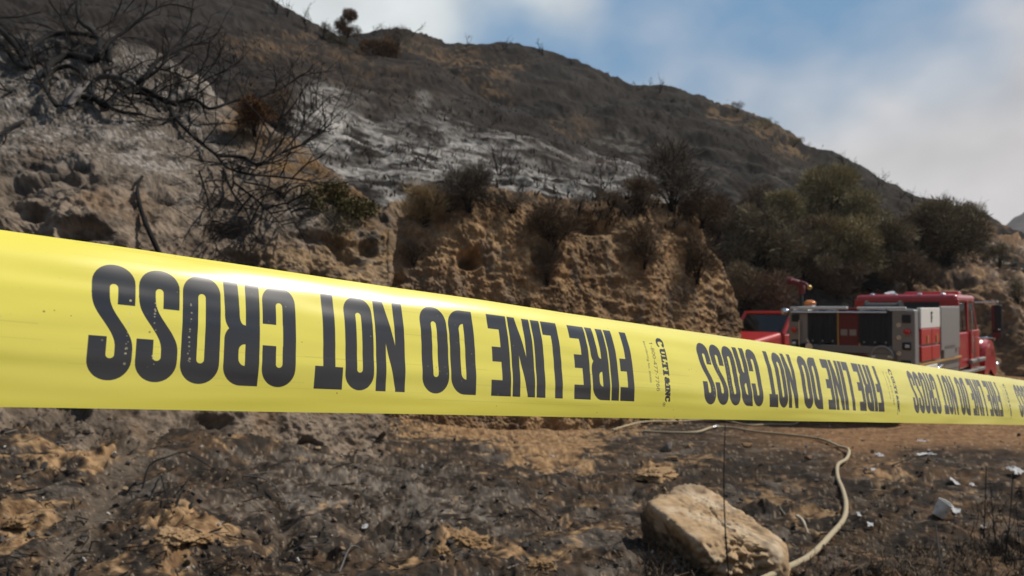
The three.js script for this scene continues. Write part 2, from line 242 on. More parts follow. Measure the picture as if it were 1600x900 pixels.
sheet('roadside_slope', 'brown roadside slope behind the fire engine', null, 'structure', [[1060, 430, 33], [1150, 410, 33], [1250, 400, 34], [1350, 400, 35], [1440, 395, 36], [1520, 372, 38], [1600, 385, 40], [1720, 430, 40], [1900, 470, 42], [2200, 490, 44]].map(([px, yc, dc]) => [[px, 640, 25], [px, 585, 26.5], [px, lerp(yc, 585, 0.66), 28], [px, lerp(yc, 585, 0.33), 30.5], [px, yc, dc], [px, yc + 6, dc * 1.1], [px, yc + 50, dc * 1.4]]), 360, 200, (x, y, z) => 0.7 * fbm(x, y * 0.5, z, 0.3, 3) + 0.25 * fbm(x, y, z, 0.9, 3) + 0.08 * billow(x, y, z, 2.6, 3), (x, y, z, px, py, h) => {
  const a = fbm(x, y, z, 0.3, 4), b = fbm(x + 30, y * 1.6, z, 1.1, 4), c = N3(x * 5, y * 6, z * 5);
  let k = mix3([0.16, 0.1, 0.06], [0.085, 0.06, 0.045], smooth(-0.3, 0.3, a + b * 0.5));
  k = mix3(k, [0.3, 0.19, 0.1], smooth(0.1, 0.5, b + 0.3 * c) * 0.8);
  k = mix3(k, [0.36, 0.33, 0.29], blob(px, py, [[1575, 405, 40, 22, 1], [1590, 470, 30, 40, 0.4]]) * smooth(-0.1, 0.4, b + 0.4 * c));
  return k.map((v) => v * (0.95 + 0.2 * c));
}, hillMat);

const slope = (px, yb, db, yc, dc, n) => { const out = []; for (let i = 0; i <= n; i++) { const t = i / n; out.push([px, lerp(yb, yc, t), 1 / lerp(1 / db, 1 / dc, t)]); } return out; };
const frontCrest = [[-900, -420, 60], [-500, -300, 58], [-150, -190, 56], [100, -110, 54], [260, -62, 52], [390, -8, 50], [440, 16, 49], [490, 44, 48], [560, 76, 47], [662, 100, 46], [750, 153, 42], [821, 188, 38.5], [870, 216, 36], [930, 247, 34], [1000, 275, 32], [1060, 300, 31], [1130, 330, 31], [1220, 370, 31], [1330, 430, 31]];
const ashLine = [[505, 188], [580, 222], [640, 232], [700, 246], [760, 262], [840, 284], [920, 300], [1010, 306]];
sheet('hillside', 'burned dark hillside with streaks of white ash', null, 'structure', frontCrest.map(([px, yc, dc], i) => [...(px < 1060 ? slope(px, 420, Math.max(14.2, 15 + (px - 600) * 0.007), yc, dc, 7) : slope(px, lerp(540, 600, (px - 1060) / 270), 26, yc, dc, 7)), [px, yc - 1, dc * 1.05], [px, yc + 14, dc * 1.2], [px, yc + 110, dc * 1.6]]), 520, 330, (x, y, z, px, py, d) => 0.7 * fbm(x, y, z, 0.11, 3) + 0.16 * fbm(x, y, z, 0.5, 3) + clods(x * 0.3, y * 0.3, z * 0.3) * 0.12 * steepKeep(1.6, d) * billow(x, y, z, 1.3, 3) + 0.05 * steepKeep(3, d) * N3(x * 3, y * 3, z * 3) + 0.02 * steepKeep(7, d) * N3(x * 7, y * 7, z * 7), (x, y, z, px, py, h, d) => {
  const a = fbm(x, y, z, 0.16, 4), b = fbm(x + 30, y, z, 0.7, 4), c = N3(x * 3.4, y * 3.4, z * 3.4), e = N3(x * 9, y * 9, z * 9);
  const streak = fbm(x * 0.9 + z * 0.5, y * 2.6 + x * 0.5, z, 0.9, 4);
  let k = mix3([0.046, 0.042, 0.042], [0.058, 0.05, 0.047], smooth(-0.25, 0.3, a + 0.4 * b));
  k = mix3(k, [0.075, 0.074, 0.078], smooth(0.0, 0.45, b + 0.3 * streak) * 0.7);
  k = mix3(k, DARK, smooth(0.12, 0.5, fbm(x, y + 60, z, 0.5, 4) + 0.2 * c) * 0.7);
  const brown = blob(px, py, [[430, 70, 100, 30, 0.9], [540, 85, 60, 25, 0.9], [430, 55, 60, 16, 0.8], [600, 150, 160, 30, 0.4], [560, 115, 120, 24, 0.5], [380, 180, 60, 50, 0.6], [400, 95, 20, 10, 1]]);
  k = mix3(k, mix3([0.15, 0.095, 0.055], [0.22, 0.145, 0.085], smooth(0, 0.5, c)), 0.62 * brown * smooth(-0.15, 0.35, b + 0.25 * c));
  k = mix3(k, [0.15, 0.075, 0.06], blob(px, py, [[930, 255, 60, 10, 0.8], [760, 210, 60, 14, 0.4], [780, 230, 100, 16, 0.4]]) * smooth(-0.1, 0.4, b));
  const ash = Math.max(smooth(70, 4, pd(px, py, ashLine) + 40 * a), 0.9 * blob(px, py, [[672, 212, 14, 14, 1], [600, 262, 120, 34, 0.85], [560, 205, 60, 26, 0.85], [625, 310, 40, 26, 1], [900, 305, 110, 16, 0.9], [690, 195, 14, 20, 0.6], [660, 160, 12, 12, 0.5]]));
  k = mix3(k, [0.31, 0.305, 0.305], ash * smooth(-0.45, 0.2, streak + 0.3 * b));
  k = mix3(k, [0.62, 0.61, 0.62], 0.85 * ash * smooth(-0.15, 0.45, streak + 0.45 * b + 0.2 * e));
  k = mix3(k, [0.1, 0.1, 0.104], blob(px, py, [[700, 170, 140, 26, 0.5], [860, 225, 100, 30, 0.5], [1000, 300, 120, 40, 0.6]]) * smooth(-0.2, 0.4, b));
  return warm(k, 0.54 * (0.9 + 0.25 * c + 0.2 * e));
}, hillMat);

const backCrest = [[330, 80, 90], [450, 66, 88], [540, 62, 86], [585, 54, 84], [620, 50, 83], [660, 58, 82], [710, 70, 80], [770, 70, 78], [830, 76, 76], [890, 96, 74], [960, 129, 72], [1030, 141, 70], [1100, 153, 67], [1150, 172, 65], [1210, 197, 62], [1262, 236, 60], [1330, 260, 57], [1400, 302, 54], [1460, 324, 52], [1510, 336, 50], [1560, 350, 48], [1610, 372, 47], [1750, 430, 46], [2000, 500, 45]];
sheet('hillside', 'burned ridge rising behind, its crest against the sky', null, 'structure', backCrest.map(([px, yc, dc], i) => [...slope(px, Math.max(430, yc + 110), Math.min(30, dc * 0.62), yc, dc, 6), [px, yc, dc * 1.04], [px, yc + 20, dc * 1.25], [px, yc + 140, dc * 1.7]]), 620, 260, (x, y, z, px, py, d) => 1.3 * fbm(x, y * 0.6, z, 0.07, 3) * smooth(0, 60, py - 40) + 0.4 * fbm(x, y, z, 0.25, 3) + clods(x * 0.15, y * 0.15, z * 0.15) * 0.25 * steepKeep(1, d) * billow(x, y, z, 0.8, 2) + 0.07 * steepKeep(2, d) * N3(x * 2, y * 2, z * 2), (x, y, z, px, py, h) => {
  const a = fbm(x, y, z, 0.09, 4), b = fbm(x + 30, y * 1.3, z, 0.36, 4), c = N3(x * 1.9, y * 1.9, z * 1.9), e = N3(x * 5, y * 5, z * 5);
  let k = mix3([0.045, 0.042, 0.042], [0.057, 0.051, 0.048], smooth(-0.25, 0.3, a + 0.4 * b));
  k = mix3(k, [0.082, 0.08, 0.08], smooth(0.02, 0.45, b) * 0.6);
  k = mix3(k, DARK, smooth(0.1, 0.5, fbm(x, y + 60, z, 0.3, 4) + 0.2 * c) * 0.65);
  const brown = blob(px, py, [[700, 95, 75, 26, 1], [750, 120, 50, 22, 0.9], [690, 125, 50, 24, 0.8], [770, 145, 30, 20, 0.8], [880, 195, 50, 22, 0.55], [640, 75, 60, 20, 0.6], [800, 100, 30, 10, 0.9]]);
  k = mix3(k, mix3([0.15, 0.1, 0.06], [0.25, 0.165, 0.1], smooth(-0.2, 0.5, c + b)), 0.75 * brown * smooth(-0.25, 0.3, b + 0.35 * c));
  const crest = pd(px, py, [[1120, 166], [1160, 186], [1210, 208], [1262, 240]]);
  k = mix3(k, [0.24, 0.165, 0.1], 0.8 * smooth(20, 4, crest) * smooth(-0.2, 0.3, b + 0.3 * c));
  k = mix3(k, [0.22, 0.14, 0.08], smooth(1380, 1480, px) * smooth(0.05, 0.4, b + 0.3 * c) * 0.8);
  k = mix3(k, [0.2, 0.19, 0.18], blob(px, py, [[970, 222, 40, 20, 0.8], [1215, 265, 40, 14, 0.5], [1150, 330, 40, 20, 0.5], [1085, 275, 50, 25, 0.5], [1215, 330, 30, 14, 0.6]]) * smooth(0, 0.4, b + 0.3 * c));
  return warm(k, 0.54 * (0.9 + 0.25 * c + 0.2 * e));
}, hillMat);

sheet('mountain', 'distant dark mountain at the right edge of the view', null, 'structure', [[1500, 400, 420], [1560, 366, 420], [1600, 341, 430], [1660, 320, 440], [1800, 300, 460], [2200, 330, 460], [2600, 420, 460]].map(([px, yc, dc]) => [[px, 500, 300], [px, lerp(yc, 500, 0.5), 360], [px, yc, dc], [px, yc + 30, dc * 1.3]]), 90, 50, (x, y, z) => 5 * fbm(x, y, z, 0.02, 4), (x, y, z) => { const a = fbm(x, y, z, 0.03, 4); return [0.075 + 0.03 * a, 0.07 + 0.025 * a, 0.075 + 0.02 * a]; }, hillMat);

{ // added burned hill, unseen behind the viewpoint, to block low sky light
  const NA = 160, NR = 90, P = [], C = [], I = [];
  for (let j = 0; j < NR; j++) for (let i = 0; i < NA; i++) {
    const az = lerp(118, 282, i / (NA - 1)) * Math.PI / 180, t = j / (NR - 1), r = 0.4 + 95 * t * t, x = Math.sin(az) * r, z = -Math.cos(az) * r, side = smooth(118, 165, az * 180 / Math.PI);
    const y = 0.72 - 0.5 * smooth(1, 3, r) * (1 - side) * 0.6 + 34 * side * smooth(3, 75, r) * (1 + 0.18 * N3(az * 1.5, 4, 1)) - 14 * smooth(70, 95, r) + Math.min(1, r / 12) * (0.6 * fbm(x, 0, z, 0.12, 3) + 0.15 * fbm(x, 0, z, 0.6, 3));
    P.push(x, y, z); const b = fbm(x, y, z, 0.5, 4), k = mix3([0.03, 0.027, 0.026], [0.06, 0.045, 0.035], smooth(-0.2, 0.4, b)); C.push(...k);
  }
  for (let j = 0; j < NR - 1; j++) for (let i = 0; i < NA - 1; i++) { const a = j * NA + i, b = a + NA; I.push(a, b, a + 1, a + 1, b, b + 1); }
  const g = new THREE.BufferGeometry(); g.setAttribute('position', new THREE.Float32BufferAttribute(P, 3)); g.setAttribute('color', new THREE.Float32BufferAttribute(C, 3)); g.setIndex(I); g.computeVertexNormals();
  if (g.attributes.normal.getY(NA * 20 + 40) < 0) { g.setIndex(I.map((_, q) => I[q - (q % 3) + 2 - (q % 3)])); g.computeVertexNormals(); }
  tag(mesh('hillside', [g], hillMat), 'added burned slope behind the viewpoint, unseen, blocking low sky light', null, null, 'structure');
}

// ------------------------------------------------------------------ barricade tape
{
  const Wc = 2048, Hc = 342, cv = document.createElement('canvas'); cv.width = Wc; cv.height = Hc;
  const c = cv.getContext('2d'), INK = '#151316';
  c.fillStyle = '#e6db57'; c.fillRect(0, 0, Wc, Hc);
  c.fillStyle = INK; c.strokeStyle = INK;
  const y0 = Hc * 0.158, y1 = Hc * 0.842, h = y1 - y0;
  const draw = { // heavy condensed capitals: x, width, stroke
    I: (x, w) => c.fillRect(x, y0, w, h),
    L: (x, w, s) => { c.fillRect(x, y0, s, h); c.fillRect(x, y1 - 44, w, 44); },
    F: (x, w, s) => { c.fillRect(x, y0, s, h); c.fillRect(x, y0, w, 44); c.fillRect(x, y0 + h * 0.41, w * 0.9, 42); },
    E: (x, w, s) => { c.fillRect(x, y0, s, h); c.fillRect(x, y0, w, 44); c.fillRect(x, y0 + h * 0.41, w * 0.9, 42); c.fillRect(x, y1 - 44, w, 44); },
    T: (x, w, s) => { c.fillRect(x, y0, w, 52); c.fillRect(x + (w - s) / 2, y0, s, h); },
    N: (x, w, s) => { c.fillRect(x, y0, s, h); c.fillRect(x + w - s, y0, s, h); c.beginPath(); c.moveTo(x, y0); c.lineTo(x + s * 0.95, y0); c.lineTo(x + w, y1); c.lineTo(x + w - s * 0.95, y1); c.fill(); },
    O: (x, w, s) => { ring(x, w, s); },
    D: (x, w, s) => { c.beginPath(); c.roundRect(x, y0, w, h, [0, w * 0.55, w * 0.55, 0]); c.roundRect(x + s, y0 + 40, w - 2 * s, h - 80, [0, w * 0.25, w * 0.25, 0]); c.fill('evenodd'); },
    C: (x, w, s) => { ring(x, w, s); c.fillStyle = '#e6db57'; c.fillRect(x + s * 0.98, y0 + h * 0.385, w, h * 0.21); c.fillStyle = INK; },
    R: (x, w, s) => { c.beginPath(); c.roundRect(x, y0, w * 0.97, h * 0.56, [0, w * 0.5, w * 0.4, 0]); c.roundRect(x + s, y0 + 42, w * 0.97 - 2 * s, h * 0.56 - 84, [0, w * 0.22, w * 0.2, 0]); c.fill('evenodd'); c.fillRect(x, y0, s, h); c.beginPath(); c.moveTo(x + s, y0 + h * 0.47); c.bezierCurveTo(x + w, y0 + h * 0.47, x + w * 0.97, y0 + h * 0.6, x + w * 0.97, y0 + h * 0.7); c.lineTo(x + w, y1); c.lineTo(x + w - s, y1); c.lineTo(x + w - s * 1.1, y0 + h * 0.68); c.bezierCurveTo(x + w - s * 1.1, y0 + h * 0.57, x + s * 1.2, y0 + h * 0.56, x + s, y0 + h * 0.56); c.fill(); },
    S: (x, w, s) => {
      ring(x, w, s); const Y = (f) => y0 + h * f;
      c.fillStyle = '#e6db57'; c.fillRect(x - 1, Y(0.27), s + 2, h * 0.37); c.fillRect(x + w - s - 1, Y(0.36), s + 2, h * 0.36); c.fillStyle = INK;
      c.beginPath(); c.moveTo(x, Y(0.26)); c.bezierCurveTo(x, Y(0.45), x + w - s, Y(0.53), x + w - s, Y(0.73)); c.lineTo(x + w, Y(0.73)); c.bezierCurveTo(x + w, Y(0.52), x + s, Y(0.45), x + s, Y(0.26)); c.fill();
    },
  };
  function ring(x, w, s) { c.beginPath(); c.roundRect(x, y0, w, h, w * 0.5); c.roundRect(x + s, y0 + 42, w - 2 * s, h - 84, w * 0.2); c.fill('evenodd'); }
  // words by the share of one repeat that each takes, counted from the last S
  const X = (f) => Wc * (0.985 - f);
  const word = (text, f0, f1) => {
    const xa = X(f1), xb = X(f0), gap = 7, wide = { I: 0.44, N: 1.08, L: 0.82, F: 0.86, E: 0.9, T: 0.92, R: 1.02 }, ws = [...text].map((k) => wide[k] || 1);
    const unit = (xb - xa - gap * (text.length - 1)) / ws.reduce((p, q) => p + q, 0); let x = xa;
    [...text].forEach((k, i) => { const w = unit * ws[i]; draw[k](x, w, k === 'I' ? w : unit * (k === 'N' ? 0.36 : 0.4)); x += w + gap; });
  };
  word('CROSS', 0, 0.209); word('NOT', 0.233, 0.356); word('DO', 0.382, 0.470); word('LINE', 0.497, 0.636); word('FIRE', 0.661, 0.802);
  c.save(); c.translate(X(0.893) + 6, y1 - 10); c.rotate(-Math.PI / 2);
  c.lineWidth = 5; c.font = 'bold 52px serif'; c.fillText('C', -6, 18); c.strokeText('C', -6, 18); c.font = 'bold 42px serif'; c.fillText('ULT', 34, 12, 74); c.strokeText('ULT', 34, 12, 74); c.fillText('I', 112, 12, 20); c.strokeText('I', 112, 12, 20); c.font = 'bold 34px serif'; c.fillText('&', 136, 8, 26); c.strokeText('&', 136, 8, 26); c.fillText('INC', 164, 10, 56); c.strokeText('INC', 164, 10, 56); c.font = '20px sans-serif'; c.fillText('®', 222, 24); c.restore();
  c.save(); c.translate(X(0.863), y1 - 22); c.rotate(-Math.PI / 2); c.font = '25px sans-serif'; c.fillText('1-800-477-7766', 0, 6, 180); c.restore();
  c.save(); c.translate(X(0.846), y1 - 22); c.rotate(-Math.PI / 2); c.font = '15px sans-serif'; c.fillText('Reordering No. 80000', 0, 4, 180); c.restore();
  const rnd = rng(77);
  for (let i = 0; i < 70; i++) { c.fillStyle = `rgba(205,195,140,${0.15 + 0.4 * rnd()})`; const x = rnd() * Wc, y = y0 + rnd() * h; c.beginPath(); c.arc(x, y, 0.8 + rnd() * 1.8, 0, 7); c.fill(); }   // flecks worn out of the ink
  for (const fx of [0.035, 0.06, 0.094]) for (let i = 0; i < 16; i++) { c.fillStyle = 'rgba(215,205,150,0.6)'; c.beginPath(); c.arc(X(fx) + rnd() * 5, y0 + h * (0.12 + 0.6 * rnd()), 1 + rnd() * 1.8, 0, 7); c.fill(); }
  for (let i = 0; i < 26; i++) { c.fillStyle = 'rgba(60,50,30,0.45)'; c.beginPath(); c.arc(rnd() * Wc, rnd() * Hc, 0.8 + rnd() * 1.4, 0, 7); c.fill(); }
  for (let i = 0; i < 30; i++) { c.strokeStyle = `rgba(120,110,60,${0.05 + 0.08 * rnd()})`; c.lineWidth = 1 + rnd() * 2; const y = rnd() * Hc, x = rnd() * Wc; c.beginPath(); c.moveTo(x, y); c.lineTo(x + 200 + rnd() * 500, y + rnd() * 3 - 1); c.stroke(); }
  const tex = new THREE.CanvasTexture(cv); tex.colorSpace = THREE.SRGBColorSpace; tex.wrapS = THREE.RepeatWrapping; tex.wrapT = THREE.ClampToEdgeWrapping; tex.anisotropy = 8;

  const z0 = 0.322, D = V((2135 - 800) / F, -(673.5 - 450) / F, 1).normalize(), A = V(-0.106, 0.9435, 0.314).normalize(), B0 = V(-800 / F * z0, -186 / F * z0, z0);
  const w = 0.0762, Cn = V().crossVectors(A, D).normalize(); if (Cn.z > 0) Cn.negate();      // out of the face, towards the camera
  const sOf = (px) => { const q = (px - 800) / F, b = B0.clone().addScaledVector(A, w / 2); return (q * b.z - b.x) / (D.x - q * D.z); };
  const anchors = [133, 1086, 1418, 1585].map(sOf), L = anchors[1] - anchors[0];
  const kOf = (s) => { if (s < anchors[1]) return (s - anchors[0]) / L; for (let i = 1; i < 3; i++) if (s < anchors[i + 1]) return i + (s - anchors[i]) / (anchors[i + 1] - anchors[i]); return 3 + (s - anchors[3]) / 0.457; };
  const NS = 420, NT = 40, pos = [], uv = [], idx = [];
  const prof = [[0, 0]]; { // cross-section: stands upright near the lower edge, leans well back at the upper edge
    let a = 0, b = 0; for (let j = 1; j <= NT; j++) { const t = (j - 0.5) / NT, th = 0.035 * Math.sin(t * 21) + 0.025 * Math.sin(t * 37 + 1) - 0.30 * Math.pow(1 - t, 2.2) - 0.02 + 0.16 * Math.pow(t, 1.2) + 0.40 * Math.pow(smooth(0.62, 1.02, t), 1.5); a += Math.cos(th) / NT; b -= Math.sin(th) / NT; prof.push([a, b]); }
    const [ea, eb] = prof[NT], len = Math.hypot(ea, eb), cs = ea / len, sn = eb / len;
    for (const p of prof) { const x = (p[0] * cs + p[1] * sn) / len, y = (-p[0] * sn + p[1] * cs) / len; p[0] = x; p[1] = y; }
  }
  for (let i = 0; i <= NS; i++) {
    const s = -0.55 + (i / NS) * 3.4, u = 0.985 - kOf(s);
    for (let j = 0; j <= NT; j++) {
      const t = j / NT, bulge = prof[j][1] * w, ripple = 0.0008 * N3(s * 5, t * 1.2, 3) + 0.0003 * N3(s * 17, t * 3, 8) * t + 0.00012 * N3(s * 9, t * 9, 5);
      const p = B0.clone().addScaledVector(D, s).addScaledVector(A, prof[j][0] * w).addScaledVector(Cn, bulge * (s > 0.55 ? lerp(1, 0.65, smooth(0.55, 1.1, s)) : 1) + ripple);
      const q = V(p.x, EYE + p.y * CP + p.z * SP, -(p.z * CP - p.y * SP)); pos.push(q.x, q.y, q.z); uv.push(u, 1 - t);
    }
  }
  for (let i = 0; i < NS; i++) for (let j = 0; j < NT; j++) { const a = i * (NT + 1) + j, b = a + NT + 1; idx.push(a, b, a + 1, b, b + 1, a + 1); }
  const g = new THREE.BufferGeometry(); g.setAttribute('position', new THREE.Float32BufferAttribute(pos, 3)); g.setAttribute('uv', new THREE.Float32BufferAttribute(uv, 2)); g.setIndex(idx); g.computeVertexNormals();
  const m = new THREE.MeshPhysicalMaterial({ map: tex, roughness: 0.32, clearcoat: 0.85, clearcoatRoughness: 0.17, side: THREE.DoubleSide });
  const o = new THREE.Mesh(g, m); o.name = numbered('caution_tape'); scene.add(o);
  tag(o, 'yellow plastic barricade tape lettered FIRE LINE DO NOT CROSS upside down, stretched across the view', 'caution tape');
}
// ------------------------------------------------------------------ materials of the things
const M = {
  red: phys([0.37, 0.01, 0.016], { roughness: 0.38, clearcoat: 0.8, clearcoatRoughness: 0.12 }), darkRed: phys([0.13, 0.008, 0.012], { roughness: 0.5, clearcoat: 0.3, clearcoatRoughness: 0.3 }),
  brightRed: phys([0.46, 0.015, 0.012], { roughness: 0.36, clearcoat: 0.7, clearcoatRoughness: 0.15 }), white: phys([0.72, 0.71, 0.68], { roughness: 0.42, clearcoat: 0.4 }),
  panel: std([0.3, 0.29, 0.28], 0.42, 0.6), plate: std([0.22, 0.21, 0.2], 0.5, 0.5), chrome: std([0.75, 0.75, 0.76], 0.12, 1), steel: std([0.4, 0.4, 0.41], 0.35, 0.9),
  black: std([0.015, 0.016, 0.018], 0.6), tarp: std([0.018, 0.02, 0.024], 0.72), rubber: std([0.02, 0.02, 0.021], 0.85), glass: phys([0.16, 0.18, 0.18], { roughness: 0.04, transmission: 1, thickness: 0 }),
  seat: std([0.03, 0.03, 0.034], 0.9), amber: phys([0.75, 0.22, 0.015], { roughness: 0.15, clearcoat: 1 }), lens: phys([0.6, 0.012, 0.012], { roughness: 0.15, clearcoat: 1 }), clear: phys([0.7, 0.72, 0.74], { roughness: 0.1, metalness: 0.6, clearcoat: 1 }),
  gold: std([0.45, 0.26, 0.08], 0.45, 0.1), brass: std([0.6, 0.4, 0.14], 0.3, 0.9),
  charred: phys([0.013, 0.012, 0.0115], { roughness: 0.9, specularIntensity: 0.3 }), charBark: phys([0.022, 0.019, 0.018], { roughness: 1, specularIntensity: 0.2 }), greyWood: phys([0.12, 0.11, 0.105], { roughness: 1, specularIntensity: 0.2 }), stick: phys([0.03, 0.023, 0.02], { roughness: 1, specularIntensity: 0.2 }),
  leaf: new THREE.MeshPhysicalMaterial({ vertexColors: true, roughness: 0.95, specularIntensity: 0.2, side: THREE.DoubleSide }),
  straw: new THREE.MeshPhysicalMaterial({ vertexColors: true, roughness: 1, specularIntensity: 0.2, side: THREE.DoubleSide }),
  paper: std([0.42, 0.42, 0.43], 0.8, 0, { side: THREE.DoubleSide }), hose: std([0.36, 0.3, 0.2], 0.95, 0, { bumpMap: grit, bumpScale: 0.003 }),
};
const PI = Math.PI;

// ------------------------------------------------------------------ fire engine (front along +x, right side along +z)
function wheel(parent, x, z, r, wdt, dual) {
  const prof = [[r * 0.56, -wdt / 2], [r * 0.9, -wdt / 2], [r * 0.98, -wdt * 0.42], [r, -wdt * 0.25], [r, wdt * 0.25], [r * 0.98, wdt * 0.42], [r * 0.9, wdt / 2], [r * 0.56, wdt / 2]].map(([a, b]) => new THREE.Vector2(a, b));
  const o = new THREE.Group(); o.name = 'wheel'; o.position.set(x, r, z); parent.add(o);
  mesh('tyre', [new THREE.LatheGeometry(prof, 28).rotateX(PI / 2), ...(dual ? [new THREE.LatheGeometry(prof, 28).rotateX(PI / 2).translate(0, 0, -Math.sign(z) * wdt * 1.15)] : [])], M.rubber, o);
  mesh('rim', [cyl(r * 0.57, r * 0.57, wdt * 0.7, 0, 0, 0, 'z', 24), cyl(r * 0.2, r * 0.15, 0.16, 0, 0, Math.sign(z) * wdt * 0.4, 'z', 16), ...[0, 1, 2, 3, 4, 5, 6, 7].map((i) => cyl(0.022, 0.022, 0.05, Math.cos(i * PI / 4) * r * 0.36, Math.sin(i * PI / 4) * r * 0.36, Math.sign(z) * wdt * 0.37, 'z', 8))], M.steel, o);
}
const quadStrip = (pts, t = 0.012) => { // a flat pane through coplanar corners, with thickness
  const n = V().crossVectors(pts[1].clone().sub(pts[0]), pts[2].clone().sub(pts[0])).normalize().multiplyScalar(t / 2), pos = [], idx = [], k = pts.length;
  for (const s of [1, -1]) for (const p of pts) pos.push(p.x + n.x * s, p.y + n.y * s, p.z + n.z * s);
  for (let i = 1; i < k - 1; i++) idx.push(0, i, i + 1, k, k + i + 1, k + i);
  for (let i = 0; i < k; i++) { const j = (i + 1) % k; idx.push(i, k + i, j, j, k + i, k + j); }
  const g = new THREE.BufferGeometry(); g.setAttribute('position', new THREE.Float32BufferAttribute(pos, 3)); g.setIndex(idx); const f = g.toNonIndexed(); f.computeVertexNormals(); return f;
};
const bar = (a, b, r, seg = 8) => tube([a, b], r, r, seg, 1);
{
  const e = thing('fire_engine', 'red and white fire engine seen from its rear corner, black covers over the hose bed', 'fire engine', V(6.71, 0, -15.98));
  e.rotation.y = Math.atan2(0.762, 0.648);
  const W = 1.2, TOP = 2.25;
  mesh('chassis', [bx(8.1, 0.24, 0.16, 4.2, 0.72, 0.42), bx(8.1, 0.24, 0.16, 4.2, 0.72, -0.42), cyl(0.09, 0.09, 2.0, 1.9, 0.52, 0, 'z'), cyl(0.08, 0.08, 2.0, 7.2, 0.5, 0, 'z'), bx(0.9, 0.5, 1.1, 2.0, 0.6, 0)], M.black, e);
  mesh('body', [bx(3.6, 1.0, 2.36, 1.95, 1.45, 0, 0.03), bx(0.5, 0.42, 2.34, 0.5, 0.84, 0, 0.03), bx(0.9, 0.42, 2.34, 3.3, 0.84, 0, 0.03)], M.plate, e);
  each('body_wall', [bx(3.5, 0.34, 0.16, 1.9, 2.08, W - 0.09, 0.02), bx(3.5, 0.34, 0.16, 1.9, 2.08, -W + 0.09, 0.02)], M.panel, e);
  for (const s of [1, -1]) {
    const c = mesh('corner_column', [bx(0.34, 1.62, 0.42, 0.1, 1.44, s * (W - 0.2), 0.03)], M.panel, e);
    each('lamp_housing', [bx(0.04, 0.16, 0.16, -0.08, 2.08, s * (W - 0.14), 0.02), bx(0.04, 0.15, 0.16, -0.08, 1.56, s * (W - 0.14), 0.02), bx(0.04, 0.15, 0.18, -0.08, 1.22, s * (W - 0.16), 0.02)], M.black, c);
    mesh('warning_light', [cyl(0.06, 0.055, 0.07, -0.1, 1.84, s * (W - 0.12), 'x', 16), ball(0.055, -0.13, 1.84, s * (W - 0.12), 0.6, 1, 1)], M.lens, c);
    mesh('tail_light', [bx(0.05, 0.09, 0.2, -0.11, 1.06, s * (W - 0.16), 0.02)], M.lens, c);
    each('reversing_light', [bx(0.04, 0.06, 0.08, -0.11, 1.22, s * (W - 0.12), 0.015), bx(0.04, 0.06, 0.08, -0.11, 1.56, s * (W - 0.12), 0.015)], M.clear, c);
  }
  // hose-bed covers: hanging black fabric with soft folds and buckles
  for (const z0 of [-0.5, 0.5]) {
    const wd = 0.62, g = new THREE.PlaneGeometry(wd, 0.66, 26, 12), p = g.attributes.position;
    for (let i = 0; i < p.count; i++) { const x = p.getX(i), y = p.getY(i), f = 0.018 * Math.sin(x * 26 + z0 * 5) * (0.5 - y) + 0.012 * Math.sin(x * 61) ; p.setZ(i, f); if (y < -0.32) p.setY(i, y + 0.03 * Math.sin(x * 17 + z0)); }
    g.computeVertexNormals(); g.rotateY(-PI / 2); g.translate(-0.075, 1.9, z0);
    const top = new THREE.PlaneGeometry(1.9, wd, 16, 8), tp = top.attributes.position; for (let i = 0; i < tp.count; i++) tp.setZ(i, 0.02 * Math.sin(tp.getX(i) * 9) + 0.03 * Math.cos(tp.getY(i) * 5));
    top.computeVertexNormals(); top.rotateX(-PI / 2); top.translate(0.9, 2.235, z0);
    const c = mesh('hose_bed_cover', [g, top, bx(0.05, 0.62, 0.6, -0.03, 1.9, z0, 0.02)], new THREE.MeshStandardMaterial({ color: M.tarp.color, roughness: 0.72, side: THREE.DoubleSide }), e);
    each('buckle', [-0.2, 0, 0.2].map((d) => bx(0.02, 0.035, 0.03, -0.105, 1.62, z0 + d, 0.006)), M.steel, c);
    each('strap', [-0.2, 0, 0.2].map((d) => bx(0.012, 0.3, 0.025, -0.102, 1.75, z0 + d, 0.004)), M.rubber, c);
  }
  const cp = mesh('rear_door', [bx(0.1, 0.86, 0.38, -0.03, 1.86, 0, 0.015)], M.darkRed, e);
  for (const s of [-0.085, 0.085]) mesh('notice', [bx(0.012, 0.12, 0.13, -0.088, 1.8, s, 0.003)], M.panel, cp);
  each('door_trim', [bx(0.03, 0.86, 0.03, -0.065, 1.86, 0.205, 0.008), bx(0.03, 0.86, 0.03, -0.065, 1.86, -0.205, 0.008)], M.brass, e);
  mesh('tailboard', [bx(0.5, 0.07, 2.3, -0.16, 0.72, 0, 0.02), bx(0.05, 0.16, 2.3, -0.4, 0.66, 0, 0.02), bx(0.07, 0.16, 1.6, -0.05, 1.47, 0, 0.02)], M.plate, e);
  mesh('lower_rear_panel', [bx(0.07, 0.36, 1.16, -0.05, 1.2, -0.22, 0.02)], M.darkRed, e);
  mesh('rear_compartment', [bx(0.06, 0.62, 0.62, -0.04, 1.18, 0.62, 0.02), new THREE.TorusGeometry(0.2, 0.03, 10, 24, PI).rotateY(PI / 2).translate(-0.08, 1.34, 0.62)], M.panel, e);
  mesh('grab_rail', [bar(V(-0.14, 2.2, -1.12), V(-0.14, 2.2, 0.72), 0.02), bar(V(-0.12, 2.27, -1.12), V(0.1, 2.25, -1.12), 0.03), bar(V(-0.12, 2.27, 0.72), V(0.1, 2.25, 0.72), 0.03), bar(V(-0.13, 2.02, -0.96), V(-0.13, 1.3, -0.96), 0.018), ball(0.09, -0.06, 2.21, -1.28, 1, 0.8, 1)], M.chrome, e);
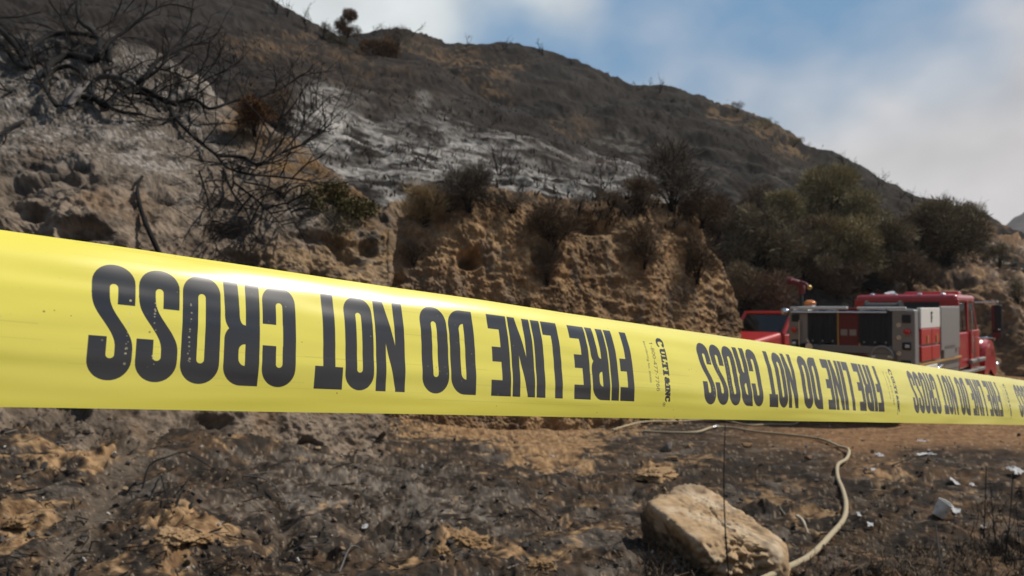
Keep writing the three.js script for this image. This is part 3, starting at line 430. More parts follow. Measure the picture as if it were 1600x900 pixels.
  each('top_rail', [bx(0.07, 0.06, 1.15, -0.1, 2.285, -0.58, 0.02), bx(0.06, 0.05, 0.9, -0.1, 2.28, 0.62, 0.02)], M.white, e);  // white paint stands in for sun glare on the chrome top edge
  each('gauge', [[1.96, 0.93], [1.72, 0.93], [1.42, 0.93]].map(([y, z]) => cyl(0.045, 0.045, 0.03, -0.085, y, z, 'x', 16)), M.chrome, e);
  each('latch', [[1.34, 0.46], [1.34, 0.78], [1.06, 0.2], [1.06, -0.6]].map(([y, z]) => bx(0.03, 0.05, 0.12, -0.09, y, z, 0.01)), M.chrome, e);
  mesh('coiled_hose', [0, 1, 2].map((i) => new THREE.TorusGeometry(0.13 + i * 0.03, 0.018, 8, 22).rotateY(PI / 2).translate(-0.11 - i * 0.012, 1.36, -0.86)), M.rubber, e);
  mesh('discharge_valve', [cyl(0.05, 0.05, 0.16, -0.14, 1.5, -0.72, 'x'), cyl(0.075, 0.075, 0.05, -0.23, 1.5, -0.72, 'x'), bar(V(-0.16, 1.5, -0.72), V(-0.2, 1.66, -0.78), 0.014), cyl(0.04, 0.03, 0.14, -0.18, 1.37, -0.75, 'y'), cyl(0.05, 0.05, 0.1, -0.14, 1.34, -0.6, 'x')], M.chrome, e);
  const bc = mesh('beacon', [ball(0.1, 0.25, 2.38, -0.88, 1, 0.7, 1.25)], M.amber, e);
  mesh('beacon_base', [cyl(0.12, 0.11, 0.08, 0.25, 2.3, -0.88)], M.chrome, bc);
  const gun = mesh('water_monitor', [cyl(0.045, 0.04, 0.42, 0.3, 2.45, -1.08), ball(0.06, 0.3, 2.66, -1.08)], M.black, e);
  mesh('monitor_nozzle', [tube([V(0.3, 2.6, -1.08), V(0.28, 2.72, -1.06), V(0.26, 2.8, -1.12), V(0.22, 2.84, -1.24)], 0.075, 0.065, 10, 12), tube([V(0.27, 2.83, -1.14), V(0.2, 2.79, -0.96), V(0.14, 2.72, -0.86)], 0.045, 0.03, 8, 8), cyl(0.085, 0.085, 0.1, 0.22, 2.85, -1.28, 'z')], M.darkRed, gun);
  mesh('nozzle_tip', [ball(0.05, 0.13, 2.71, -0.84)], M.brass, gun);
  // right side
  mesh('upper_locker', [bx(1.5, 0.4, 0.08, 0.95, 2.09, W + 0.01, 0.015)], M.white, e);
  const em = mesh('emblem', [bx(0.05, 0.2, 0.01, 0.98, 2.1, W + 0.056, 0.004), bx(0.12, 0.045, 0.01, 1.0, 2.19, W + 0.056, 0.004), bx(0.1, 0.04, 0.01, 1.0, 2.1, W + 0.056, 0.004)], M.black, e); em.name = 'emblem';
  for (const [x0, w, y, h] of [[0.22, 0.78, 1.73, 0.32], [1.02, 0.66, 1.73, 0.32], [0.22, 0.78, 1.4, 0.3], [1.02, 0.66, 1.4, 0.3]]) {
    const d = mesh('locker_door', [bx(w - 0.02, h - 0.015, 0.06, x0 + w / 2, y, W + 0.02, 0.015)], M.brightRed, e);
    if (y > 1.5) mesh('handle', [bx(0.07, 0.16, 0.02, x0 + w * 0.55, y - 0.06, W + 0.058, 0.008)], M.gold, d);
  }
  mesh('stripe', [bx(3.6, 0.045, 0.02, 1.95, 1.2, W + 0.02, 0.004)], M.gold, e);
  mesh('skirt', [bx(1.5, 0.2, 0.05, 0.8, 1.06, W + 0.005, 0.02)], M.white, e);
  each('front_locker', [bx(1.7, 0.92, 0.06, 2.72, 1.86, W + 0.005, 0.02), bx(1.0, 0.3, 0.06, 2.6, 1.36, W + 0.005, 0.02)], M.panel, e);
  each('wheel_arch', [new THREE.TorusGeometry(0.56, 0.05, 8, 24, PI).translate(2.0, 0.52, W - 0.02), new THREE.TorusGeometry(0.56, 0.05, 8, 24, PI).translate(2.0, 0.52, -W + 0.02)], M.chrome, e);
  // cab
  const c0 = 3.95, c1 = 6.1, hw = 1.14;
  const cab = mesh('cab', [bx(c1 - c0, 0.85, hw * 2, (c0 + c1) / 2, 1.3, 0, 0.05), bx(0.1, 0.82, hw * 2, c0 + 0.05, 2.08, 0, 0.03)], M.red, e);
  mesh('roof', [bx(c1 - c0 - 0.25, 0.2, hw * 2 - 0.04, (c0 + c1) / 2 - 0.12, 2.49, 0, 0.09), bx(1.5, 0.06, 1.8, 4.9, 2.58, 0, 0.03)], M.red, cab);
  each('pillar', [1, -1].flatMap((s) => [bx(0.1, 0.78, 0.07, 4.05, 2.08, s * (hw - 0.05), 0.02), bx(0.1, 0.78, 0.07, 5.0, 2.08, s * (hw - 0.05), 0.02), bar(V(c1 - 0.06, 1.72, s * (hw - 0.06)), V(c1 - 0.36, 2.48, s * (hw - 0.1)), 0.05)]), M.red, cab);
  for (const s of [1, -1]) {
    mesh('window', [quadStrip([V(4.1, 1.76, s * (hw - 0.04)), V(4.95, 1.76, s * (hw - 0.04)), V(4.95, 2.42, s * (hw - 0.06)), V(4.1, 2.42, s * (hw - 0.06))])], M.glass, cab);
    mesh('window', [quadStrip([V(5.05, 1.76, s * (hw - 0.04)), V(5.98, 1.76, s * (hw - 0.04)), V(5.72, 2.42, s * (hw - 0.06)), V(5.05, 2.42, s * (hw - 0.06))])], M.glass, cab);
    const d = mesh('door', [bx(0.95, 0.95, 0.05, 5.5, 1.28, s * (hw + 0.015), 0.03)], M.brightRed, cab); mesh('handle', [bx(0.14, 0.035, 0.03, 5.15, 1.5, s * (hw + 0.05), 0.01)], M.chrome, d);
    mesh('grab_handle', [bar(V(4.98, 1.2, s * (hw + 0.06)), V(4.98, 2.2, s * (hw + 0.06)), 0.018)], M.chrome, cab);
  }
  mesh('windshield', [quadStrip([V(c1 - 0.02, 1.72, -hw + 0.1), V(c1 - 0.02, 1.72, hw - 0.1), V(c1 - 0.33, 2.46, hw - 0.14), V(c1 - 0.33, 2.46, -hw + 0.14)])], M.glass, cab);
  mesh('rear_window', [quadStrip([V(c0 - 0.01, 1.85, -0.9), V(c0 - 0.01, 1.85, 0.75), V(c0 - 0.01, 2.42, 0.75), V(c0 - 0.01, 2.42, -0.9)], 0.02)], M.black, cab);
  each('seat', [bx(0.5, 0.7, 1.9, 4.5, 1.9, 0, 0.08), bx(0.45, 0.7, 0.6, 5.3, 1.9, -0.55, 0.08), bx(0.45, 0.7, 0.6, 5.3, 1.9, 0.55, 0.08)], M.seat, cab);
  mesh('light_bar', [bx(0.3, 0.08, 1.2, 5.3, 2.64, 0.3, 0.03)], M.lens, cab);
  each('marker_light', [-0.75, -0.25, 0.3, 0.8].map((z) => ball(0.05, c0 + 0.12, 2.6, z, 1, 0.8, 1.2)), M.clear, cab);
  mesh('hood', [bx(1.85, 0.68, 1.5, 6.95, 1.3, 0, 0.14), bx(1.6, 0.1, 1.2, 6.8, 1.66, 0, 0.05)], M.red, e);
  for (const s of [1, -1]) {
    const f = mesh('fender', [new THREE.CylinderGeometry(0.74, 0.74, 0.46, 26, 1, false, -PI * 0.12, PI * 1.24).rotateX(PI / 2).rotateZ(PI / 2 + PI / 2 - PI * 0.5).translate(7.15, 0.72, s * 0.98), bx(0.7, 0.5, 0.46, 7.45, 1.12, s * 0.98, 0.16), ball(0.3, 7.0, 1.26, s * 1.0, 1.7, 0.9, 0.8)], M.red, e);
    mesh('headlight', [cyl(0.11, 0.11, 0.06, 7.84, 1.1, s * 0.95, 'x', 20)], M.clear, f);
    each('fender_light', [ball(0.045, 6.85, 1.5, s * 1.1), ball(0.05, 7.15, 1.5, s * 1.12)], M.clear, f);
    const mi = mesh('mirror', [bx(0.08, 0.62, 0.22, 5.98, 2.05, s * 1.56, 0.04), bx(0.07, 0.2, 0.2, 5.98, 1.66, s * 1.56, 0.04)], M.black, e);
    mesh('mirror_arm', [bar(V(5.85, 2.42, s * 1.1), V(5.98, 2.42, s * 1.58), 0.018), bar(V(5.98, 2.42, s * 1.58), V(5.98, 1.5, s * 1.5), 0.018), bar(V(5.98, 1.55, s * 1.5), V(5.9, 1.55, s * 1.12), 0.016), ball(0.03, 5.98, 2.43, s * 1.57), ball(0.03, 5.95, 1.76, s * 1.6)], M.chrome, mi);
    mesh('mirror_back', [bx(0.012, 0.58, 0.06, 5.935, 2.05, s * 1.48, 0.004), bx(0.012, 0.12, 0.16, 5.935, 1.62, s * 1.56, 0.004)], M.darkRed, mi);
    wheel(e, 2.0, s * 1.0, 0.5, 0.27, true); wheel(e, 7.15, s * 1.0, 0.5, 0.28, false);
  }
  for (const s of [1, -1]) mesh('running_board', [bx(2.2, 0.08, 0.34, 5.1, 0.8, s * 1.1, 0.02)], M.plate, e);
  mesh('side_rail', [bx(1.6, 0.1, 0.1, 5.6, 1.02, 1.2, 0.03)], M.plate, e);
  mesh('grille', [bx(0.06, 0.6, 1.1, 7.9, 1.22, 0, 0.02)], M.chrome, e);
  mesh('bumper', [bx(0.28, 0.26, 2.5, 8.15, 0.72, 0, 0.06)], M.chrome, e);
  mesh('air_horn', [tube([V(4.2, 2.62, -0.5), V(4.6, 2.64, -0.5), V(4.8, 2.64, -0.5)], 0.03, 0.075, 10, 6)], M.chrome, e);
  mesh('hose_reel', [cyl(0.2, 0.2, 0.7, 3.0, 2.2, -0.2, 'z', 22), cyl(0.25, 0.25, 0.04, 3.0, 2.2, -0.56, 'z', 22), cyl(0.25, 0.25, 0.04, 3.0, 2.2, 0.16, 'z', 22)], M.black, e);
}
{ // the second truck, nose out to the left beyond the engine
  const t = thing('fire_truck', 'red fire truck parked beyond the engine, only its hood and windshield showing', 'fire truck', V(8.95, 0, -25.7));
  t.rotation.y = Math.atan2(-0.56, -0.83);
  const hw = 0.98;
  const cab = mesh('cab', [bx(1.8, 0.75, hw * 2, 0.8, 1.12, 0, 0.06), bx(0.1, 0.62, hw * 2 - 0.1, -0.05, 1.8, 0, 0.03)], M.brightRed, t);
  mesh('roof', [bx(1.45, 0.09, hw * 2 - 0.1, 0.5, 2.13, 0, 0.04)], M.brightRed, cab);
  each('pillar', [1, -1].flatMap((s) => [bar(V(1.66, 1.5, s * (hw - 0.06)), V(1.16, 2.12, s * (hw - 0.12)), 0.07), bx(0.08, 0.66, 0.06, 0.1, 1.8, s * (hw - 0.08), 0.02)]), M.brightRed, cab);
  mesh('windshield', [quadStrip([V(1.66, 1.5, -hw + 0.1), V(1.66, 1.5, hw - 0.1), V(1.17, 2.1, hw - 0.15), V(1.17, 2.1, -hw + 0.15)])], M.glass, cab);
  for (const s of [1, -1]) mesh('window', [quadStrip([V(0.15, 1.5, s * (hw - 0.05)), V(1.58, 1.5, s * (hw - 0.05)), V(1.12, 2.08, s * (hw - 0.1)), V(0.15, 2.08, s * (hw - 0.1))])], M.glass, cab);
  mesh('seat', [bx(0.3, 0.6, 1.6, 0.2, 1.4, 0, 0.08)], M.seat, cab);
  mesh('steering_wheel', [new THREE.TorusGeometry(0.19, 0.02, 8, 24).rotateY(PI / 2.6).translate(1.2, 1.5, -0.45)], M.black, cab);
  const hood = bx(1.35, 0.62, hw * 2 - 0.1, 2.3, 1.24, 0, 0.14); { const p = hood.attributes.position; for (let i = 0; i < p.count; i++) if (p.getY(i) > 1.2) p.setY(i, p.getY(i) - 0.2 * Math.max(0, (p.getX(i) - 1.9))); }
  mesh('hood', [hood], M.brightRed, t);
  each('fender', [1, -1].flatMap((s) => [bx(1.1, 0.34, 0.24, 2.3, 0.98, s * 0.92, 0.1)]), M.brightRed, t);
  mesh('body', [bx(3.0, 1.1, 2.0, -1.8, 1.1, 0, 0.05)], M.white, t);
  mesh('chassis', [bx(6.0, 0.2, 0.9, 0, 0.55, 0)], M.black, t);
  for (const s of [1, -1]) mesh('mirror', [bx(0.06, 0.34, 0.18, 1.45, 1.75, s * 1.22, 0.02), bar(V(1.45, 1.6, s * 1.22), V(1.45, 1.6, s * 0.95), 0.015)], M.chrome, t);
  mesh('antenna', [bar(V(2.0, 1.3, 0.9), V(2.0, 2.95, 0.9), 0.02, 6)], M.greyWood, t);
  mesh('bumper', [bx(0.2, 0.22, 2.0, 3.05, 0.66, 0, 0.05)], M.chrome, t);
  each('headlight', [cyl(0.1, 0.1, 0.05, 2.98, 1.0, 0.75, 'x'), cyl(0.1, 0.1, 0.05, 2.98, 1.0, -0.75, 'x')], M.clear, t);
  for (const s of [1, -1]) { wheel(t, 2.3, s * 0.86, 0.4, 0.24); wheel(t, -2.0, s * 0.86, 0.4, 0.24); }
}

// ------------------------------------------------------------------ boulder
function rockGeo(detail, planes, noise, freq, seed, kk = 14) {
  const g = new THREE.IcosahedronGeometry(1, detail), p = g.attributes.position, v = V();
  for (let i = 0; i < p.count; i++) {
    v.fromBufferAttribute(p, i).normalize(); let r = 9, s = 0; const k = kk;
    for (const [nx, ny, nz, d] of planes) { const c = v.x * nx + v.y * ny + v.z * nz; if (c > 0.02) s += Math.exp(-k * Math.min(2.2, d / c)); }
    r = -Math.log(Math.max(s, 1e-20)) / k;
    r += noise * (fbm(v.x + seed, v.y, v.z, freq, 4) + 0.4 * billow(v.x + seed, v.y, v.z, freq * 2.2, 3));
    v.multiplyScalar(r); p.setXYZ(i, v.x, v.y, v.z);
  }
  return g;
}
const nrm = (x, y, z, d) => { const l = Math.hypot(x, y, z); return [x / l, y / l, z / l, d]; };
const stoneMat = new THREE.MeshPhysicalMaterial({ vertexColors: true, roughness: 0.95, specularIntensity: 0.3, bumpMap: grit, bumpScale: 0.006 });
function smoothGeo(g) { // weld by position so that normals are smooth
  const p = g.attributes.position, map = new Map(), idx = [], pos = [];
  for (let i = 0; i < p.count; i++) { const k = [p.getX(i), p.getY(i), p.getZ(i)].map((q) => Math.round(q * 2e4)).join(); let j = map.get(k); if (j === undefined) { j = pos.length / 3; map.set(k, j); pos.push(p.getX(i), p.getY(i), p.getZ(i)); } idx.push(j); }
  const o = new THREE.BufferGeometry(); o.setAttribute('position', new THREE.Float32BufferAttribute(pos, 3)); o.setIndex(idx); o.computeVertexNormals();
  const uv = new Float32Array(pos.length / 3 * 2); for (let i = 0; i < uv.length / 2; i++) { uv[i * 2] = pos[i * 3] * 1.3 + pos[i * 3 + 2] * 0.8; uv[i * 2 + 1] = pos[i * 3 + 1] * 1.3 + pos[i * 3 + 2] * 0.6; } o.setAttribute('uv', new THREE.BufferAttribute(uv, 2));
  return o;
}
function paintGeo(g, fn) { const p = g.attributes.position, n = g.attributes.normal, c = new Float32Array(p.count * 3); for (let i = 0; i < p.count; i++) c.set(fn(p.getX(i), p.getY(i), p.getZ(i), n.getX(i), n.getY(i), n.getZ(i)), i * 3); g.setAttribute('color', new THREE.BufferAttribute(c, 3)); return g; }
{ // local axes: x along the length (towards the camera's right), y up, z across towards the camera
  const g = rockGeo(44, [nrm(0.05, 1, -0.06, 0.2), nrm(-0.05, -0.4, 1, 0.25), nrm(0, -1, 0, 0.36), nrm(0, 0.12, -1, 0.25), nrm(-1, 0.1, 0.15, 0.43), nrm(1, 0.22, 0.15, 0.45), nrm(0.75, 0.7, 0.1, 0.43), nrm(-0.75, 0.7, 0.35, 0.4), nrm(0.75, 0.25, -0.7, 0.44), nrm(-0.6, 0.2, -0.8, 0.42), nrm(-0.75, -0.1, 0.75, 0.44)], 0.02, 2.2, 3, 27);
  const p = g.attributes.position; // broken, pitted end and a rough top corner; a hairline crack along the top
  for (let i = 0; i < p.count; i++) {
    const x = p.getX(i), y = p.getY(i), z = p.getZ(i), l = Math.hypot(x, y, z);
    const pit = smooth(0.2, 0.3, x) * smooth(-0.06, 0.02, z) * smooth(-0.26, -0.18, y) + 0.35 * smooth(-0.2, -0.28, x) * smooth(0.02, 0.08, y);
    const crack = 0.012 * smooth(0.012, 0.003, Math.abs(z - 0.02 - 0.02 * Math.sin(x * 14) - 0.1 * x)) * smooth(-0.1, 0, x) * smooth(0.26, 0.2, x) * (y > 0 ? 1 : 0);
    const d = pit * (0.06 * billow(x, y * 1.6, z, 8, 3) + 0.04 * billow(x + 5, y * 1.5, z, 19, 2) - 0.02) - crack + 0.0035 * N3(x * 30, y * 30, z * 30);
    const k = 1 + d / l; p.setXYZ(i, x * k, y * k, z * k);
  }
  const o = new THREE.Mesh(paintGeo(smoothGeo(g), (x, y, z) => { const b = fbm(x, y, z, 4, 4), c = N3(x * 34, y * 34, z * 34), e = fbm(x + 5, y, z, 9, 3); let k = mix3([0.38, 0.265, 0.155], [0.47, 0.37, 0.26], smooth(-0.2, 0.4, b)); k = mix3(k, [0.22, 0.145, 0.085], smooth(0.12, 0.5, e) * 0.6); k = mix3(k, [0.2, 0.14, 0.09], 0.6 * smooth(-0.2, -0.3, x)); k = mix3(k, [0.06, 0.047, 0.038], smooth(0.17, -0.02, y + 0.16 * b + 0.1 * e) * 0.85 * smooth(0.36, 0.2, x)); k = mix3(k, [0.12, 0.085, 0.06], smooth(0.2, 0.5, fbm(x + 9, y, z, 6, 4)) * 0.6); return k.map((v) => v * (0.95 + 0.12 * c)); }), stoneMat);  // soot low on the flank, painted darker to stand in for shade
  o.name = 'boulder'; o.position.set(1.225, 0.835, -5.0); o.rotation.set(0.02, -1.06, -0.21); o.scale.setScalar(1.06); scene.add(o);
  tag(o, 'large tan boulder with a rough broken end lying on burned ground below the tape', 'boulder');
}
// ------------------------------------------------------------------ loose rocks and clods
const rockVariants = [1, 2, 3, 4].map((s) => { const r = rng(s * 31), pl = [nrm(0, -1, 0, 0.6)]; for (let i = 0; i < 11; i++) pl.push(nrm(r() * 2 - 1, r() * 1.4 - 0.4, r() * 2 - 1, 0.6 + 0.4 * r())); const g = smoothGeo(rockGeo(10, pl, 0.08, 2, s)); return paintGeo(g, (x, y, z) => { const v = 0.9 + 0.3 * fbm(x + s, y, z, 2.5, 3); return [v, v, v]; }); });
const clodVariants = [1, 2, 3].map((s) => paintGeo(smoothGeo(rockGeo(16, [nrm(0, -1, 0, 0.5), nrm(0.2, 1, 0.1, 0.6), nrm(1, 0.3, 0.2, 0.9), nrm(-1, 0.2, 0.4, 0.9), nrm(0.1, 0.4, 1, 0.8), nrm(0, 0.3, -1, 0.9)], 0.34, 1.9, s * 4.3)), (x, y, z) => { const v = 0.85 + 0.45 * fbm(x + s, y, z, 3, 4); return [v, v * 0.97, v * 0.93]; }));
function rockMat(c) { return new THREE.MeshPhysicalMaterial({ color: new THREE.Color().setRGB(...c), vertexColors: true, roughness: 1, specularIntensity: 0.2 }); }
const rk = { tan: rockMat([0.27, 0.175, 0.095]), grey: rockMat([0.2, 0.175, 0.155]), brown: rockMat([0.2, 0.13, 0.085]), pale: rockMat([0.33, 0.225, 0.13]), dark: rockMat([0.07, 0.06, 0.055]) };
function rock(px, py, wpx, hk, mat, label, name = 'rock') {
  const p = on(px, py), d = seen(p)[2], w = wpx / F * d / 2, i = Math.floor(px * 7 + py) % 4;
  const o = new THREE.Mesh(name === 'rock' ? rockVariants[i] : clodVariants[i % 3], mat); o.name = numbered(name); o.position.copy(p); o.position.y += w * hk * (name === 'rock' ? 0.3 : 0.05); o.scale.set(w, w * hk, w * 0.9); o.rotation.y = px; scene.add(o); tag(o, label, name === 'rock' ? 'rock' : 'dirt clod');
}
rock(1044, 703, 17, 0.9, rk.grey, 'small brown rock with a shaded side, left of two by the hose coupling');
rock(1076, 699, 9, 0.8, rk.tan, 'tiny tan rock just right of the small brown rock below the tape');
rock(1169, 698, 19, 0.6, rk.tan, 'flat tan rock lying just below the upper run of the hose');
rock(1264, 717, 13, 0.8, rk.brown, 'small reddish brown rock left of the bend in the hose');
rock(1228, 767, 18, 0.6, rk.brown, 'brown flat rock halfway between the boulder and the hose bend');
rock(1052, 716, 14, 0.6, rk.pale, 'pale tan clod below the small brown rock', 'dirt_clod');
rock(1022, 742, 56, 0.4, rk.pale, 'wide pale tan clod of dirt above the left end of the boulder', 'dirt_clod');
rock(728, 846, 56, 0.5, rk.tan, 'tan crusted clod casting a shadow in the lower middle of the ground', 'dirt_clod');
rock(690, 862, 26, 0.7, rk.tan, 'small tan clod left of the crusted clod near the bottom edge', 'dirt_clod');
rock(270, 840, 50, 0.55, rk.pale, 'lumpy tan clod on the burned slope at the lower left', 'dirt_clod');
rock(316, 842, 34, 0.5, rk.tan, 'tan clod just right of the lumpy clod at the lower left', 'dirt_clod');
rock(845, 882, 34, 0.5, rk.tan, 'orange tan clod at the bottom edge, left of the boulder', 'dirt_clod');
rock(30, 815, 40, 0.5, rk.tan, 'tan clod at the far left under the tape', 'dirt_clod');
rock(1257, 766, 8, 0.8, rk.grey, 'tiny grey rock beside the flat brown rock');
rock(1285, 657, 12, 0.7, rk.grey, 'grey stone at the edge of the track below the engine');

// ------------------------------------------------------------------ fire hoses
function smoothOn(list, r) { return list.map(([px, py]) => { let y = 0, n = 0; const p = on(px, py), d = seen(p)[2]; for (const k of [-1.5, 0, 1.5]) { const q = at(px, py, depthAt(px + k * 4, py)); y += q.y; n++; } return V(p.x, lerp(p.y, y / n, 0.5) + r * 0.8, p.z); }); }
function hose(list, r, label, couplings) {
  const pts = smoothOn(list, r), base = pts[0].clone(), loc = pts.map((p) => p.clone().sub(base)), o = thing('fire_hose', label, 'hose', base, 'fire hoses on the ground');
  for (let i = 1; i < loc.length - 1; i++) loc[i].y = (loc[i - 1].y + loc[i].y * 2 + loc[i + 1].y) / 4;
  mesh('hose', [tube(loc, r, r, 10, loc.length * 12)], M.hose, o);
  for (const i of couplings) { const a = loc[i], dir = loc[Math.min(i + 1, loc.length - 1)].clone().sub(loc[Math.max(i - 1, 0)]).normalize(); mesh('coupling', [tube([a.clone().addScaledVector(dir, -0.09), a.clone().addScaledVector(dir, 0.09)], r * 1.45, r * 1.45, 12, 1), tube([a.clone().addScaledVector(dir, -0.03), a.clone().addScaledVector(dir, 0.03)], r * 1.8, r * 1.8, 12, 1)], M.steel, o); }
}
hose([[1130, 960], [1180, 922], [1215, 897], [1262, 872], [1298, 846], [1318, 815], [1322, 790], [1317, 768], [1309, 748], [1310, 730], [1322, 714], [1325, 705], [1312, 697], [1280, 689], [1235, 682], [1180, 674], [1140, 671], [1118, 671], [1085, 674], [1050, 677], [1005, 676]], 0.019, 'long tan hose winding down past the boulder to the bottom edge', [17]);
hose([[958, 672], [975, 666], [1010, 661], [1060, 658], [1120, 659], [1170, 663], [1205, 665], [1235, 663], [1252, 658]], 0.017, 'short tan hose along the foot of the bank just under the tape', []);

// ------------------------------------------------------------------ burned shrubs on the near slope
const nearD = (px, py) => depthAt(px, py);
function limbPts(list, lift0, lift1, start) { let last = start; return list.map(([px, py], i) => { const lift = lerp(lift0, lift1, i / Math.max(1, list.length - 1)); let d = nearD(px, py) - lift; if (last !== undefined && (d > last + 1.2 || d < last - 1.6)) d = clamp(d, last - 0.4, last + 0.25); last = d; return at(px, py, d); }); }
function twigs(rnd, from, dir, len, r, depth, out, droop = 0) {
  const pts = [from.clone()], d = dir.clone(), n = 4; let p = from.clone();
  for (let i = 0; i < n; i++) { d.x += (rnd() - 0.5) * 0.55; d.y += (rnd() - 0.5) * 0.55 - droop; d.z += (rnd() - 0.5) * 0.5; d.normalize(); p = p.clone().addScaledVector(d, len / n); pts.push(p); }
  out.push(tube(pts, r, r * 0.45, depth > 0 ? 5 : 4, 6));
  if (depth > 0) { const k = 2 + Math.floor(rnd() * 3); for (let i = 0; i < k; i++) { const q = pts[1 + Math.floor(rnd() * n)], nd = d.clone().add(V(rnd() - 0.5, rnd() - 0.4, rnd() - 0.5).multiplyScalar(1.7)).normalize(); twigs(rnd, q, nd, len * (0.45 + 0.3 * rnd()), r * 0.55, depth - 1, out, droop); } }
}
function burnedShrub(label, limbs, seed, twigN = 3) {
  const first = limbPts(limbs[0].p, 0, limbs[0].l ?? 0.3), o = thing('burned_shrub', label, 'shrub', first[0].clone(), 'burned shrubs on the near slope'), rnd = rng(seed), tw = [];
  for (const L of limbs) {
    const pts = limbPts(L.p, L.l0 ?? 0.05, L.l ?? 0.4).map((p) => p.sub(o.position)), r0 = L.r * 0.8, r1 = (L.e ?? L.r * 0.35) * 0.8;
    mesh('limb', [tube(pts, r0, r1, 8, pts.length * 7, 0.22, seed + pts.length)], L.m || M.charred, o);
    const c = new THREE.CatmullRomCurve3(pts); const n = Math.round(twigN * pts.length * (L.k ?? 1));
    for (let i = 0; i < n; i++) { const t = 0.2 + 0.8 * (i + rnd()) / n, q = c.getPointAt(Math.min(1, t)), d = c.getTangentAt(Math.min(1, t)).add(V((rnd() - 0.5) * 1.6, (rnd() - 0.25) * 1.5, (rnd() - 0.2) * 1.0)).normalize(); twigs(rnd, q, d, 0.22 + 0.45 * rnd(), 0.006 + 0.006 * rnd(), 1, tw); }
  }
  if (tw.length) mesh('twigs', tw, M.charBark, o);
}
const Z = (a) => a.map(([x, y]) => [x / 2.25, y / 2.25]);
burnedShrub('charred shrub at the left edge with thick black forked limbs', [
  { p: Z([[98, 240], [80, 200], [45, 150], [-10, 95]]), r: 0.07, e: 0.05, l: 0.5 }, { p: Z([[88, 238], [55, 215], [20, 170], [-20, 130]]), r: 0.055, e: 0.04, l: 0.4 }, { p: Z([[110, 235], [92, 190], [60, 140], [20, 110], [-20, 90]]), r: 0.035, l: 0.3 },
  { p: Z([[-30, 70], [0, 62], [60, 60], [100, 52], [142, 44]]), r: 0.05, e: 0.025, l0: 0.4, l: 0.5 }, { p: Z([[40, 320], [20, 318], [-10, 310]]), r: 0.03, k: 0.5 }, { p: Z([[80, 428], [30, 450], [-10, 480]]), r: 0.03, k: 0.4 }], 5, 1.0);
burnedShrub('large charred shrub with arching black limbs rising above the ashy slope', [
  { p: Z([[335, 215], [345, 190], [350, 160], [335, 130], [280, 118], [190, 120], [130, 150], [92, 195]]), r: 0.05, e: 0.04, l: 0.7 },
  { p: Z([[345, 135], [320, 105], [285, 80], [272, 40], [272, -10]]), r: 0.045, e: 0.03, l0: 0.3, l: 0.8 }, { p: Z([[300, 150], [250, 178], [240, 120], [215, 60], [180, 15], [165, -15]]), r: 0.03, e: 0.016, l: 0.8 }, { p: Z([[300, 190], [270, 130], [235, 90], [230, 60], [245, 30], [270, 0]]), r: 0.02, l: 0.6 },
  { p: Z([[350, 205], [380, 150], [440, 110], [530, 40], [600, 15], [680, 32]]), r: 0.04, e: 0.014, l: 1.0 }, { p: Z([[340, 100], [400, 75], [440, 40]]), r: 0.02, l: 0.6 }, { p: Z([[460, 95], [520, 125], [570, 105], [620, 85]]), r: 0.012, l: 0.8 },
  { p: Z([[320, 210], [240, 195], [190, 215], [155, 265]]), r: 0.07, e: 0.045, l: 0.35 }, { p: Z([[300, 275], [280, 250], [235, 232], [185, 250], [162, 285], [170, 330], [198, 372]]), r: 0.042, e: 0.03, l: 0.25 }, { p: Z([[385, 215], [385, 170], [400, 140], [350, 190]]), r: 0.05, l: 0.4 }], 6, 1.3);
burnedShrub('tangled charred shrub with a pale grey stump in the middle of the ashy slope', [
  { p: Z([[245, 372], [268, 332], [310, 295], [350, 272], [420, 272], [470, 295]]), r: 0.055, e: 0.045, l: 0.4, m: M.greyWood }, { p: Z([[290, 340], [350, 352], [420, 392], [500, 402]]), r: 0.045, e: 0.02, l: 0.25 },
  { p: Z([[325, 300], [330, 340], [370, 370], [430, 330], [500, 312], [565, 345], [620, 370]]), r: 0.06, e: 0.035, l: 0.3 }, { p: Z([[470, 298], [500, 280], [560, 210], [620, 180], [680, 155], [745, 150]]), r: 0.045, e: 0.016, l: 0.9 }, { p: Z([[480, 290], [550, 250], [600, 180], [640, 135], [672, 92]]), r: 0.03, e: 0.012, l: 0.9 },
  { p: Z([[400, 285], [460, 320], [540, 335], [600, 362], [680, 350], [740, 382], [820, 356], [900, 345], [990, 310], [1060, 265]]), r: 0.045, e: 0.01, l: 0.9 }, { p: Z([[690, 352], [700, 280], [716, 215]]), r: 0.02, l: 0.7, l0: 0.3 }, { p: Z([[620, 352], [628, 300], [642, 265]]), r: 0.016, l: 0.5, l0: 0.2 }, { p: Z([[760, 365], [770, 300], [800, 240], [840, 215]]), r: 0.013, l: 0.7, l0: 0.4 },
  { p: Z([[520, 230], [620, 260], [700, 300]]), r: 0.02, l: 0.3 }, { p: Z([[560, 390], [520, 350], [440, 360], [380, 330]]), r: 0.03, l: 0.2 }], 7, 1.9);
